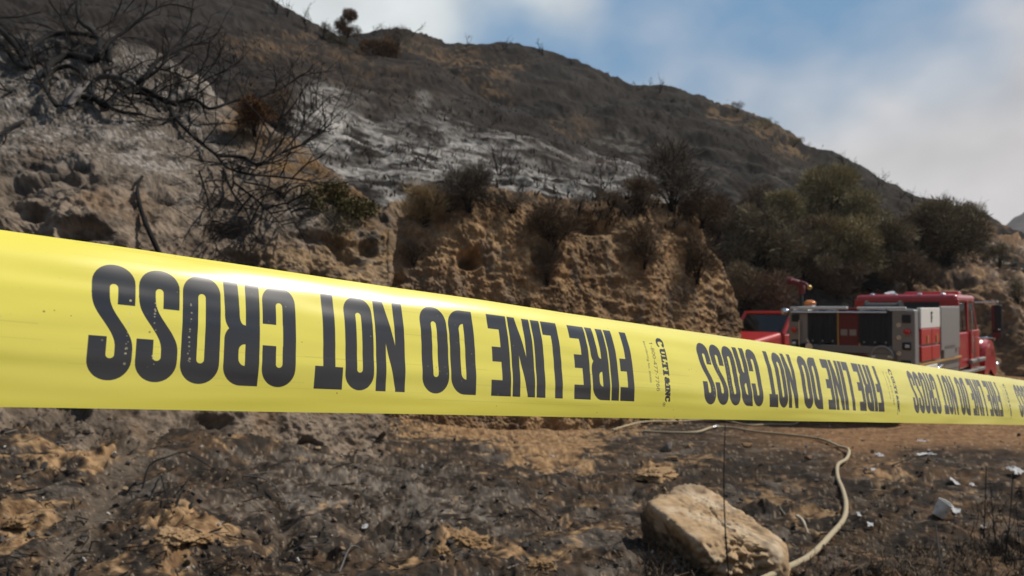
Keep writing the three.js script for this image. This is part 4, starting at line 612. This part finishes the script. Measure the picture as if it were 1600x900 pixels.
burnedShrub('low charred shrub whose thin black branches trail down the end of the near slope', [
  { p: Z([[590, 375], [630, 430], [690, 490], [760, 545], [800, 590], [880, 612], [960, 620], [1060, 632], [1155, 655]]), r: 0.035, e: 0.01, l: 0.6 }, { p: Z([[760, 546], [850, 552], [912, 580], [980, 542], [1080, 500], [1165, 435]]), r: 0.03, e: 0.007, l: 0.9, l0: 0.15 },
  { p: Z([[915, 575], [945, 500], [965, 460], [1002, 388]]), r: 0.018, e: 0.006, l: 0.9, l0: 0.5 }, { p: Z([[985, 545], [1050, 470], [1080, 420], [1115, 375]]), r: 0.015, e: 0.005, l: 0.9, l0: 0.6 }, { p: Z([[785, 592], [820, 680], [865, 740], [885, 835]]), r: 0.022, l: 0.3 }, { p: Z([[700, 600], [730, 700], [745, 800], [762, 880]]), r: 0.014, l: 0.25 },
  { p: Z([[820, 640], [900, 700], [960, 760], [1000, 800]]), r: 0.016, l: 0.4 }, { p: Z([[860, 640], [950, 660], [1010, 720], [1040, 790]]), r: 0.014, l: 0.45 }, { p: Z([[640, 400], [560, 420], [480, 400]]), r: 0.02, l: 0.2 }, { p: Z([[880, 690], [820, 780], [800, 815]]), r: 0.012, l: 0.2 }], 8, 2.6);
{ const pts = limbPts(Z([[500, 620], [485, 650], [490, 715], [505, 765], [525, 815], [556, 882], [575, 930]]), 0.04, 0.16), o = thing('charred_stick', 'single charred stick leaning down the dusty face just above the tape', 'stick', pts[0].clone(), null); mesh('branch', [tube(pts.map((p) => p.clone().sub(o.position)), 0.014, 0.026, 7, 30, 0.2, 4)], M.charred, o); }

// ------------------------------------------------------------------ bushes: stems and many small leaves or twigs in uneven clumps
function foliage(rnd, clumps, n, len, wid, colA, colB, up, hang = 0) {
  const pos = [], col = [], nor = [];
  for (let i = 0; i < n; i++) {
    const c = clumps[Math.floor(rnd() * clumps.length)], th = rnd() * 2 * PI, ph = Math.acos(2 * rnd() - 1), rr = Math.pow(rnd(), 0.45) * c.r, q = V(Math.sin(ph) * Math.cos(th), Math.cos(ph) * 0.85, Math.sin(ph) * Math.sin(th)), p = q.clone().multiplyScalar(rr).add(c.p);
    const d = q.clone().multiplyScalar(0.9).add(V(rnd() - 0.5, up + rnd() - 0.5 - hang, rnd() - 0.5)).normalize(), s = V(rnd() - 0.5, rnd() - 0.5, rnd() - 0.5).cross(d).normalize(), L = len * (0.5 + rnd()), w = wid * (0.6 + 0.8 * rnd());
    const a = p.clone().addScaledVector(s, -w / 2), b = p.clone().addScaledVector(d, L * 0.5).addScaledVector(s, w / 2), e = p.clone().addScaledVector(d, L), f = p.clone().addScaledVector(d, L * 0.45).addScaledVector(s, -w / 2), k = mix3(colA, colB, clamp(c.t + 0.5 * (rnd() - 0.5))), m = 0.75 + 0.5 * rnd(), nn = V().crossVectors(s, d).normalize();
    for (const v of [a, b, e, a, e, f]) { pos.push(v.x, v.y, v.z); col.push(k[0] * m, k[1] * m, k[2] * m); nor.push(nn.x, nn.y, nn.z); }
  }
  const g = new THREE.BufferGeometry(); g.setAttribute('position', new THREE.Float32BufferAttribute(pos, 3)); g.setAttribute('color', new THREE.Float32BufferAttribute(col, 3)); g.setAttribute('normal', new THREE.Float32BufferAttribute(nor, 3)); return g;
}
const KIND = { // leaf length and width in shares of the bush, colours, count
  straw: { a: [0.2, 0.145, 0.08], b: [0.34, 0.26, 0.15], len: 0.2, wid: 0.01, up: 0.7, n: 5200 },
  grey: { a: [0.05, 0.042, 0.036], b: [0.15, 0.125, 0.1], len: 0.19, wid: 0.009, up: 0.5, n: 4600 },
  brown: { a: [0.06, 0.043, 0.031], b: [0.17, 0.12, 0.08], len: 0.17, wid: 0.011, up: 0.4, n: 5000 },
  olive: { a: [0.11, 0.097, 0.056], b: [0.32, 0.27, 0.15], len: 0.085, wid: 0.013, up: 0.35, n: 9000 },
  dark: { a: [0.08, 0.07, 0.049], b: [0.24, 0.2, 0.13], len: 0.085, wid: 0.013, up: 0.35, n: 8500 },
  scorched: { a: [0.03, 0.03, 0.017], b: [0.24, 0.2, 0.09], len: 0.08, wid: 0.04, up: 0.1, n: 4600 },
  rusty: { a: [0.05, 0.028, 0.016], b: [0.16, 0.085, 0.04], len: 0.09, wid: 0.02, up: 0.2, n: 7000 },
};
function bush(px, py, rx, ry, kind, label, o = {}) {
  const K = KIND[kind], seed = Math.floor(px * 13 + py * 7), rnd = rng(seed), b0 = at(px, py + ry * 0.8, (o.d ?? depthAt(px, Math.min(py + ry * 0.8, 640)))), d = seen(b0)[2], R = rx / F * d, H = ry / F * d, D = Math.min(R, H * 1.5) * (o.deep ?? 0.8);
  const t = thing('bush', label, 'bush', b0, 'bushes on the bank and hillside'); if (o.name) { t.name = numbered(o.name); t.userData.category = o.cat || 'bush'; used.bush--; if (used.bush < 0) delete used.bush; }
  const clumps = [], nC = o.clumps ?? 22, stems = [];
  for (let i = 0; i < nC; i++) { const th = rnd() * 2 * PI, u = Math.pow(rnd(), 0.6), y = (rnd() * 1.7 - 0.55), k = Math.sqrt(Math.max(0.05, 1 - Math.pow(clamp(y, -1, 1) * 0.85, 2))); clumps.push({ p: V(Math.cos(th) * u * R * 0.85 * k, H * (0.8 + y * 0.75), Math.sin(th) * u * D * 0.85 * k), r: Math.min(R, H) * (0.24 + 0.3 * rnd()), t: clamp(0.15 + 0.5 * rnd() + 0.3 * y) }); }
  for (const c of clumps.filter((_, i) => i % 2 === 0)) { const m = c.p.clone().multiplyScalar(0.5).add(V((rnd() - 0.5) * 0.2 * R, 0.1 * H, (rnd() - 0.5) * 0.2 * R)); stems.push(tube([V((rnd() - 0.5) * 0.2 * R, -0.1 * H, (rnd() - 0.5) * 0.2 * R), m, c.p], 0.035 * Math.min(R, H), 0.01 * Math.min(R, H), 5, 6)); twigs(rnd, c.p, c.p.clone().normalize().add(V(0, 0.5, 0)).normalize(), 0.5 * Math.min(R, H), 0.008 * Math.min(R, H), 1, stems); }
  mesh('branches', stems, M.charBark, t);
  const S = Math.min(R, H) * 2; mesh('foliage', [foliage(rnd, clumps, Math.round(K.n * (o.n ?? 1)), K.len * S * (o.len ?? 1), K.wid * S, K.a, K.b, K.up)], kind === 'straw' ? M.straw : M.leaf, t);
}
bush(520, 322, 74, 34, 'scorched', 'scorched shrub with yellow green leaves on the end of the near slope', { d: 9.2, n: 1.3, clumps: 26, name: 'scorched_shrub', cat: 'shrub' });
bush(505, 372, 66, 40, 'dark', 'dark burned shrub hanging just above the tape, under the yellow green leaves', { d: 9.0, n: 0.7, name: 'scorched_shrub', cat: 'shrub' });
bush(398, 186, 36, 30, 'rusty', 'scorched brown shrub in the gap behind the near slope', { n: 0.7 });
bush(440, 172, 28, 34, 'brown', 'thin dark brown shrub right of the scorched brown one in the gap', { n: 0.5 });
bush(664, 326, 38, 30, 'straw', 'round straw coloured dry bush on top of the cut bank', { n: 1.1 });
bush(733, 300, 40, 36, 'grey', 'dark grey burned bush right of the straw coloured bush on the bank', { n: 1 });
bush(645, 394, 30, 24, 'brown', 'small brown dry shrub clinging to the bank below the straw coloured bush', { n: 0.3 });
bush(868, 352, 38, 42, 'brown', 'brown dry bush hanging over the middle of the cut bank', { n: 0.9 });
bush(800, 318, 40, 18, 'grey', 'low grey burned shrub on the lip of the bank, left of the hanging brown bush', { n: 0.5 });
bush(905, 322, 30, 16, 'grey', 'low burned shrub on the lip of the bank, right of the hanging brown bush', { n: 0.4 });
bush(855, 415, 26, 34, 'brown', 'straggly brown shrub low on the bank face just above the tape', { n: 0.5 });
bush(1008, 390, 34, 34, 'brown', 'dry brown shrub on the right part of the bank face', { n: 0.7 });
bush(1090, 408, 34, 40, 'brown', 'dry dark shrub near the right end of the bank face', { n: 0.6 });
bush(1050, 285, 50, 50, 'grey', 'tall burned bush standing on the right end of the bank', { n: 0.65 });
bush(1000, 310, 36, 26, 'brown', 'brown bush at the foot of the tall burned bush on the bank', { n: 0.8 });
bush(1095, 330, 44, 30, 'brown', 'reddish brown bush just right of the tall burned bush', { n: 0.9 });
bush(1180, 380, 58, 56, 'dark', 'large dark bush above the hood of the far truck', { n: 1.1 });
bush(1295, 318, 64, 52, 'olive', 'big round olive green bush highest on the slope above the engine', { n: 1.4 });
bush(1225, 340, 44, 40, 'olive', 'grey green bush left of the big olive bush', { n: 1 });
bush(1320, 390, 66, 48, 'olive', 'wide olive bush directly behind the engine cab roof', { n: 1.2 });
bush(1250, 415, 62, 44, 'dark', 'dark bush behind the water monitor of the engine', { n: 1.2 });
bush(1392, 395, 50, 48, 'dark', 'dark green bush between the wide olive bush and the tree at the right', { n: 1.1 });
bush(1478, 372, 72, 50, 'dark', 'wide dark bush with bare twigs showing against the sky at the right', { n: 1.5, clumps: 28 });
bush(1515, 338, 30, 22, 'olive', 'green upper bush on the skyline at the right', { n: 0.7 });
bush(1160, 460, 36, 44, 'dark', 'dark shaded bush at the right end of the bank behind the far truck', { n: 0.9 });
bush(1215, 470, 50, 36, 'brown', 'dead brown bush directly behind the windshield of the far truck', { n: 0.8 });
bush(1310, 440, 60, 30, 'brown', 'dry brown brush behind the hose bed of the engine', { n: 0.9 });
bush(1420, 430, 50, 30, 'brown', 'dry brown brush above the cab roof of the engine', { n: 0.8 });
bush(1120, 350, 46, 34, 'brown', 'brown brush joining the tall burned bush to the large dark bush', { n: 0.9 });
bush(1345, 345, 54, 38, 'olive', 'olive bush behind and right of the big round one', { n: 1 });
bush(1180, 320, 40, 26, 'brown', 'dull brown bush above the large dark bush by the far truck', { n: 0.8 });
bush(1440, 375, 44, 36, 'brown', 'brownish bush overlapping the left side of the wide skyline bush', { n: 0.9 });
bush(1275, 375, 60, 36, 'brown', 'dry brown bush in the middle of the thicket behind the engine', { n: 0.9 });
bush(700, 318, 34, 16, 'brown', 'low brown brush on the lip of the bank between the straw and grey bushes', { n: 0.6 });
bush(955, 312, 30, 16, 'brown', 'low brown brush on the lip of the bank near the white ash end', { n: 0.6 });
bush(1562, 400, 26, 20, 'dark', 'small dark bush among pale rocks at the right edge', { n: 0.5 });
bush(1590, 455, 18, 22, 'dark', 'small dark shrub on the brown slope right of the mirror', { n: 0.4 });
bush(541, 42, 20, 27, 'rusty', 'brown scorched tree standing on the skyline', { n: 0.9, d: 47, name: 'scorched_tree', cat: 'tree', clumps: 15 });
bush(512, 46, 12, 12, 'brown', 'small ragged shrub just left of the scorched skyline tree', { n: 0.25, d: 47, clumps: 6 });
bush(522, 66, 24, 14, 'dark', 'low black bush under the scorched skyline tree', { n: 0.7, d: 46.5 });
bush(590, 78, 34, 20, 'rusty', 'rust and green bush right of the scorched skyline tree', { n: 1, d: 46 });
bush(622, 62, 24, 16, 'grey', 'bare grey burned bush on the ridge right of the rusty bush', { n: 0.5, d: 60 });
bush(1152, 168, 14, 9, 'dark', 'highest dark shrub on the right shoulder of the ridge', { n: 0.3, d: 64 });
bush(1196, 194, 22, 9, 'olive', 'row of low shrubs along the tan edge of the ridge', { n: 0.4, d: 61 });
bush(1240, 222, 20, 9, 'dark', 'lowest dark shrub at the foot of the tan edge on the ridge', { n: 0.4, d: 59 });

// ------------------------------------------------------------------ bare burned stalks on the ash and along the skyline
function stalkGroup(px, py, h, seed, label, group, mat = M.charBark, spread_ = 0.7, r = 1) {
  const p = on(px, py), d = seen(p)[2], H = h / F * d, rnd = rng(seed), out = [], o = thing('burned_stalks', label, 'burned shrub', p, group), n = 2 + Math.floor(rnd() * 3);
  for (let i = 0; i < n; i++) twigs(rnd, V((rnd() - 0.5) * 0.15 * H, -0.08 * H, (rnd() - 0.5) * 0.15 * H), V((rnd() - 0.5) * 2 * spread_, 1, (rnd() - 0.5) * spread_).normalize(), H * (0.7 + 0.4 * rnd()), H * 0.022 * r, 2, out);
  mesh('stalks', out, mat, o); return o;
}
const ashStalks = [[624, 262, 30, 'short burned stalks at the left end of the white ash'], [662, 252, 36, 'upright burned stalks in the middle of the white ash'], [700, 262, 26, 'thin burned stalks just right of the upright ones in the ash'], [780, 270, 42, 'tall thin burned stalks leaning right at the lower edge of the ash'], [800, 285, 34, 'curved burned stalks below the tall leaning ones in the ash'], [850, 292, 30, 'burned stalks in the ash above the hanging brown bush'], [940, 300, 40, 'burned stalks at the right end of the white ash'], [582, 262, 26, 'burned stalks in the grey ash beside the near slope'], [795, 175, 16, 'burned stalks in the gully below the ridge'], [900, 290, 24, 'small burned stalks between the ash and the brown bush'], [965, 265, 26, 'burned stalks on grey ground above the tall burned bush'], [545, 225, 24, 'burned stalks in the upper left of the white ash']];
ashStalks.forEach(([x, y, h, l], i) => stalkGroup(x, y, h, 200 + i, l, 'burned stalks on the ash slope'));
[[432, 16, 14], [450, 20, 16], [478, 40, 20], [505, 52, 12], [585, 50, 10], [600, 48, 8], [645, 50, 14], [728, 68, 8], [786, 72, 12], [840, 78, 12], [848, 80, 10], [893, 96, 7], [1000, 137, 12], [1015, 139, 11], [1030, 142, 12], [1318, 252, 10], [1335, 262, 10], [1372, 284, 10], [1408, 304, 12], [1426, 310, 10]].forEach(([x, y, h], i) => { const o = stalkGroup(x, y + 5, h + 5, 300 + i, x < 520 ? 'thin bare burned twig on the skyline left of the scorched tree' : x < 660 ? 'thin bare burned twig on the skyline just right of the scorched tree' : x < 900 ? 'thin bare burned twig on the middle crest of the ridge' : x < 1100 ? 'thin bare burned twig on the skyline under the blue sky, right of the crest' : 'thin bare burned twig on the low right end of the skyline', 'burned twigs along the skyline', M.charBark, 0.8, 1.6); });

// ------------------------------------------------------------------ stalks, twigs and grass in the foreground
{
  const p = at(1139, 905, 4.35), q = at(1133, 664, 4.55), o = thing('dry_stalk', 'tall thin charred stalk standing in front of the boulder', 'stalk', p); const m1 = at(1134, 840, 4.38), m2 = at(1131, 760, 4.45);
  mesh('stem', [tube([p, m1, m2, q].map((v) => v.clone().sub(o.position)), 0.0046, 0.0025, 6, 20, 0.3, 2)], M.stick, o); mesh('knot', [ball(0.008, 0, 0, 0).translate(...m1.clone().sub(o.position).toArray()), ball(0.0065, 0, 0, 0).translate(...m2.clone().sub(o.position).toArray())], M.stick, o);
}
function loose(list, r, label, mat = M.stick, extra = 0.04) { const pts = list.map(([x, y], i) => { const p = on(x, y); p.y += r + (i && i < list.length - 1 ? extra : 0); return p; }), o = thing('fallen_twig', label, 'twig', pts[0].clone()); mesh('branch', [tube(pts.map((v) => v.clone().sub(o.position)), r, r * 0.5, 6, pts.length * 6, 0.2, 3)], mat, o); }
loose([[222, 765], [235, 750], [262, 738], [300, 734], [340, 738]], 0.006, 'long bowed thin twig arching over the burned slope at the lower left', M.charred, 0.09);
loose([[272, 802], [290, 775], [312, 752], [334, 738]], 0.006, 'straight thin twig crossing the bowed twig at the lower left', M.charred, 0.07);
loose([[252, 745], [256, 775], [268, 802]], 0.005, 'short thin twig under the bowed twig at the lower left', M.charred, 0.05);
loose([[380, 745], [410, 760], [440, 785], [452, 800]], 0.006, 'pale bent twig above the dark hollow at the lower left', M.greyWood, 0.05);
loose([[530, 895], [550, 872], [568, 860]], 0.005, 'pale twig poking up at the bottom edge left of centre', M.greyWood, 0.06);
loose([[1246, 810], [1256, 822], [1262, 836]], 0.016, 'pale broken piece of wood left of the hose', std([0.42, 0.36, 0.27], 0.9), 0.01);
loose([[1395, 728], [1430, 718], [1462, 708]], 0.009, 'charred stick lying flat near the white strip on the right', M.charred, 0.02);
loose([[1285, 848], [1290, 870], [1296, 900]], 0.006, 'thin rusty twig crossing under the hose near the bottom edge', M.stick, 0.03);
function stalk(px0, py0, px1, py1, r, label, mat) { const d = depthAt(px0, Math.min(py0, 905)), a = at(px0, py0, d), b = at(px1, py1, d + 0.15), m = a.clone().lerp(b, 0.5); m.x += (px1 - px0) * 0.0006; const o = thing('dry_stalk', label, 'stalk', a.clone()); const out = [tube([V(0, -0.03, 0), m.sub(a), b.clone().sub(a)], r, r * 0.5, 5, 10, 0.2, 6)]; mesh('stem', out, mat || M.stick, o); }
stalk(1478, 905, 1462, 820, 0.006, 'pale dry stalk rising from the bottom edge below the white cup', M.greyWood);
stalk(1500, 860, 1398, 784, 0.004, 'long pale stalk leaning left beside the white cup', M.greyWood);
stalk(1536, 850, 1541, 728, 0.005, 'upright dark stalk at the right, tallest of its row', M.charBark);
stalk(1560, 868, 1548, 762, 0.004, 'dark stalk second in the row at the right', M.charBark);
stalk(1568, 880, 1583, 742, 0.0045, 'dark stalk third in the row at the right', M.charBark);
stalk(1596, 870, 1588, 785, 0.004, 'dark stalk nearest the right edge', M.charBark);
stalk(1100, 905, 1108, 868, 0.004, 'short pale stem in front of the boulder at the bottom edge', M.greyWood);
stalk(1122, 910, 1122, 888, 0.005, 'stubby stem at the bottom edge beside the tall charred stalk', M.greyWood);

const tri = (rnd, p, h, w, lean, col, pos, colr) => { const a = rnd() * 2 * PI, s = V(Math.cos(a), 0, Math.sin(a)), t = V((rnd() - 0.5) * lean, 1, (rnd() - 0.5) * lean).normalize(), k = 0.7 + 0.6 * rnd(), b1 = p.clone().addScaledVector(s, -w), b2 = p.clone().addScaledVector(s, w), m = p.clone().addScaledVector(t, h * 0.55), m1 = m.clone().addScaledVector(s, -w * 0.7), m2 = m.clone().addScaledVector(s, w * 0.7), e = p.clone().addScaledVector(t, h * 0.9).add(V((rnd() - 0.5) * h * lean * 0.5, -0.05 * h, (rnd() - 0.5) * h * lean * 0.5)); for (const v of [b1, b2, m2, b1, m2, m1, m1, m2, e]) { pos.push(v.x, v.y, v.z); colr.push(col[0] * k, col[1] * k, col[2] * k); } };
function grass(label, regions, seed) {
  const rnd = rng(seed), pos = [], col = [];
  for (const [x, y, rx, ry, n, h, lean, c] of regions) for (let i = 0; i < n; i++) { const a = rnd() * 2 * PI, u = Math.sqrt(rnd()); tri(rnd, on(x + Math.cos(a) * u * rx, y + Math.sin(a) * u * ry, -0.01), h * (0.4 + rnd()), 0.0022 + 0.0012 * rnd(), lean, c, pos, col); }
  const g = new THREE.BufferGeometry(); g.setAttribute('position', new THREE.Float32BufferAttribute(pos, 3)); g.setAttribute('color', new THREE.Float32BufferAttribute(col, 3)); g.computeVertexNormals();
  tag(mesh('dry_grass', [g], M.straw), label, 'grass', null, 'stuff');
}
const gy = [0.16, 0.12, 0.085], gd = [0.05, 0.04, 0.032], gr = [0.2, 0.11, 0.055];
grass('thin dry burned grass scattered over the foreground', [[1500, 885, 130, 40, 380, 0.1, 1.9, gd], [1440, 885, 90, 24, 260, 0.11, 1.9, gy], [1570, 830, 60, 60, 240, 0.14, 1.3, gd], [1060, 890, 45, 20, 130, 0.09, 1.6, gy], [1030, 872, 30, 14, 50, 0.07, 1.6, gr], [985, 890, 60, 20, 110, 0.06, 1.8, gy], [1270, 880, 70, 24, 160, 0.06, 1.8, gr], [1330, 850, 60, 30, 160, 0.05, 1.8, gy], [960, 668, 14, 8, 60, 0.16, 0.8, gd], [1390, 780, 120, 50, 200, 0.04, 2, gy], [430, 880, 120, 20, 80, 0.05, 2, gd], [720, 800, 200, 80, 160, 0.04, 2, gd]], 41);

// ------------------------------------------------------------------ litter
function scrap(px, py, wpx, hpx, label, name, seed) {
  wpx *= 0.68; hpx *= 0.68;
  const p = on(px, py, 0.012), d = seen(p)[2], w = wpx / F * d, l = Math.max(hpx / F * d * 2.2, 0.03), g = new THREE.PlaneGeometry(w, l, 10, 6), q = g.attributes.position, rnd = rng(seed);
  for (let i = 0; i < q.count; i++) { const x = q.getX(i), y = q.getY(i); q.setXYZ(i, x * (1 + 0.25 * N3(y * 30, seed, 1)), y * (1 + 0.35 * N3(x * 25, seed, 4)), 0.35 * Math.min(w, l) * (0.5 + N3(x * 22 + seed, y * 22, 2)) * 0.6); }
  g.rotateX(-PI / 2 + 0.35); g.rotateY((rnd() - 0.5) * 1.2); g.computeVertexNormals();
  const o = new THREE.Mesh(g, M.paper); o.name = numbered(name); o.position.copy(p); scene.add(o); tag(o, label, 'litter');
}
{ // crushed cup
  const p = on(1472, 806), d = seen(p)[2], s = 26 / F * d, o = thing('paper_cup', 'crushed white cup lying on dark ground at the right', 'cup', p.clone().add(V(0, s * 0.42, 0)));
  const prof = [[0.001, -0.5], [0.3, -0.5], [0.33, -0.46], [0.36, -0.1], [0.37, 0.0], [0.4, 0.42], [0.44, 0.46], [0.44, 0.5], [0.41, 0.5], [0.38, 0.44], [0.3, -0.4], [0.001, -0.42]].map(([a, b]) => new THREE.Vector2(a * s, b * s)), g = new THREE.LatheGeometry(prof, 28), q = g.attributes.position;
  for (let i = 0; i < q.count; i++) { const x = q.getX(i), y = q.getY(i), z = q.getZ(i), a = Math.atan2(z, x), k = 1 + 0.14 * Math.sin(a * 3 + y / s * 5) + 0.08 * N3(a, y / s * 3, 2); q.setXYZ(i, x * k, y, z * k); } g.computeVertexNormals();
  mesh('cup', [g], std([0.62, 0.61, 0.58], 0.7, 0, { side: THREE.DoubleSide }), o); mesh('band', [new THREE.CylinderGeometry(0.385 * s, 0.375 * s, 0.06 * s, 24, 1, true).translate(0, 0.02 * s, 0)], std([0.3, 0.3, 0.32], 0.8), o); o.rotation.set(0.5, 0.4, -0.5);
}
scrap(1491, 754, 10, 13, 'small upright white wrapper in the middle of the burned ground at the right', 'wrapper', 1);
scrap(1519, 760, 12, 6, 'small white paper scrap right of the upright wrapper', 'paper_scrap', 2);
scrap(1588, 738, 30, 12, 'largest white paper sheet at the right edge', 'paper_scrap', 3);
scrap(1374, 713, 18, 7, 'white crumpled paper right of the hose bend', 'paper_scrap', 4);
scrap(1446, 711, 46, 4, 'long thin white strip lying beside a charred stick', 'plastic_strip', 5);
scrap(1364, 735, 12, 6, 'dull grey scrap below the crumpled paper by the hose', 'paper_scrap', 6);
scrap(1440, 690, 20, 3, 'bluish white scrap on the dirt track under the engine', 'paper_scrap', 7);
scrap(1494, 800, 18, 10, 'torn white shreds just right of the crushed cup', 'paper_scrap', 8);
scrap(1360, 822, 12, 7, 'white curled scrap below the hose on the right', 'paper_scrap', 9);
scrap(1342, 806, 8, 6, 'tiny white scrap touching the lower curve of the hose', 'paper_scrap', 10);
scrap(1537, 826, 8, 5, 'tiny white scrap lowest on the right', 'paper_scrap', 11);
scrap(570, 826, 13, 6, 'single white scrap on the dark ground at the lower left of centre', 'paper_scrap', 12);

// ------------------------------------------------------------------ pebbles, charcoal and small clods nobody could count
{
  const rnd = rng(91), n = 1500, base = rockGeo(2, [nrm(1, 0.2, 0, 0.8), nrm(-1, 0.1, 0.3, 0.9), nrm(0, 1, 0.2, 0.6), nrm(0.2, -1, 0, 0.6), nrm(0.1, 0.3, 1, 0.9), nrm(0, 0.2, -1, 0.8), nrm(0.6, 0.6, 0.6, 0.8)], 0.1, 2, 8);
  base.computeVertexNormals();
  const im = new THREE.InstancedMesh(base, std([1, 1, 1], 0.95), n), m = new THREE.Matrix4(), q = new THREE.Quaternion(), c = new THREE.Color();
  for (let i = 0; i < n; i++) {
    const px = -20 + rnd() * 1640, py = 650 + Math.pow(rnd(), 0.8) * 260, p = on(px, py), s = (0.004 + 0.016 * Math.pow(rnd(), 3.2)) * (0.7 + 0.06 * seen(p)[2]);
    q.setFromEuler(new THREE.Euler(rnd() * 6, rnd() * 6, rnd() * 6)); m.compose(p, q, V(s * (0.8 + 0.6 * rnd()), s * 0.7, s)); im.setMatrixAt(i, m);
    const k = rnd(), v = 0.7 + 0.5 * rnd(); c.setRGB(...(k < 0.45 ? [0.05, 0.045, 0.042] : k < 0.8 ? [0.15, 0.105, 0.07] : k < 0.95 ? [0.27, 0.19, 0.115] : [0.4, 0.37, 0.34]).map((x) => x * v)); im.setColorAt(i, c);
  }
  im.name = 'gravel'; scene.add(im); tag(im, 'small stones, charcoal and dirt lumps scattered over the ground', 'gravel', null, 'stuff');
}
{ // thin charred sticks lying about
  const rnd = rng(63), n = 520, im = new THREE.InstancedMesh(new THREE.CylinderGeometry(0.5, 0.8, 1, 5), phys([1, 1, 1], { roughness: 1, specularIntensity: 0.2 }), n), m = new THREE.Matrix4(), q = new THREE.Quaternion(), c = new THREE.Color();
  for (let i = 0; i < n; i++) { const p = on(-20 + rnd() * 1640, 655 + Math.pow(rnd(), 0.9) * 250, 0.004), r = 0.0016 + 0.0035 * rnd() * rnd(), l = 0.05 + 0.2 * rnd() * rnd(); q.setFromEuler(new THREE.Euler(PI / 2 + (rnd() - 0.5) * 0.7, 0, rnd() * 6.3, 'YXZ')); q.premultiply(new THREE.Quaternion().setFromAxisAngle(V(0, 1, 0), rnd() * 6.3)); m.compose(p, q, V(r * 2, l, r * 2)); im.setMatrixAt(i, m); const k = rnd(), v = 0.7 + 0.6 * rnd(); c.setRGB(...(k < 0.72 ? [0.018, 0.016, 0.015] : k < 0.9 ? [0.11, 0.075, 0.05] : [0.2, 0.17, 0.14]).map((x) => x * v)); im.setColorAt(i, c); }
  im.name = 'twig_litter'; scene.add(im); tag(im, 'thin charred twigs lying scattered over the ground', 'twigs', null, 'stuff');
}
{ // stubble of burned brush over the hillsides
  const rnd = rng(17), pos = [], col = [];
  for (let i = 0; i < 3000; i++) { const px = 330 + rnd() * 1150, py = 40 + rnd() * 320; const d = surf.get(Math.floor(px / CELL) + 2000 * Math.floor(py / CELL)); if (!d || d < 15.5 || d > 75) continue; const p = at(px, py, d), s = 0.1 + 0.26 * rnd() * rnd(), k = rnd(); for (let j = 0; j < 3; j++) tri(rnd, p.clone().add(V((rnd() - 0.5) * 0.3, -0.03, (rnd() - 0.5) * 0.3)), s, 0.012 + 0.012 * rnd(), 1.3, k < 0.8 ? [0.02, 0.018, 0.017] : [0.08, 0.055, 0.035], pos, col); }
  const g = new THREE.BufferGeometry(); g.setAttribute('position', new THREE.Float32BufferAttribute(pos, 3)); g.setAttribute('color', new THREE.Float32BufferAttribute(col, 3)); g.computeVertexNormals();
  tag(mesh('burned_stubble', [g], M.straw), 'charred stubble of burned brush over the hillsides', 'stubble', null, 'stuff');
}
scene.fog = new THREE.FogExp2(new THREE.Color(0.6, 0.58, 0.56), 0.0003);
scene.traverse((o) => { if (o.isMesh) { o.castShadow = true; o.receiveShadow = true; } });
renderer.render(scene, camera);
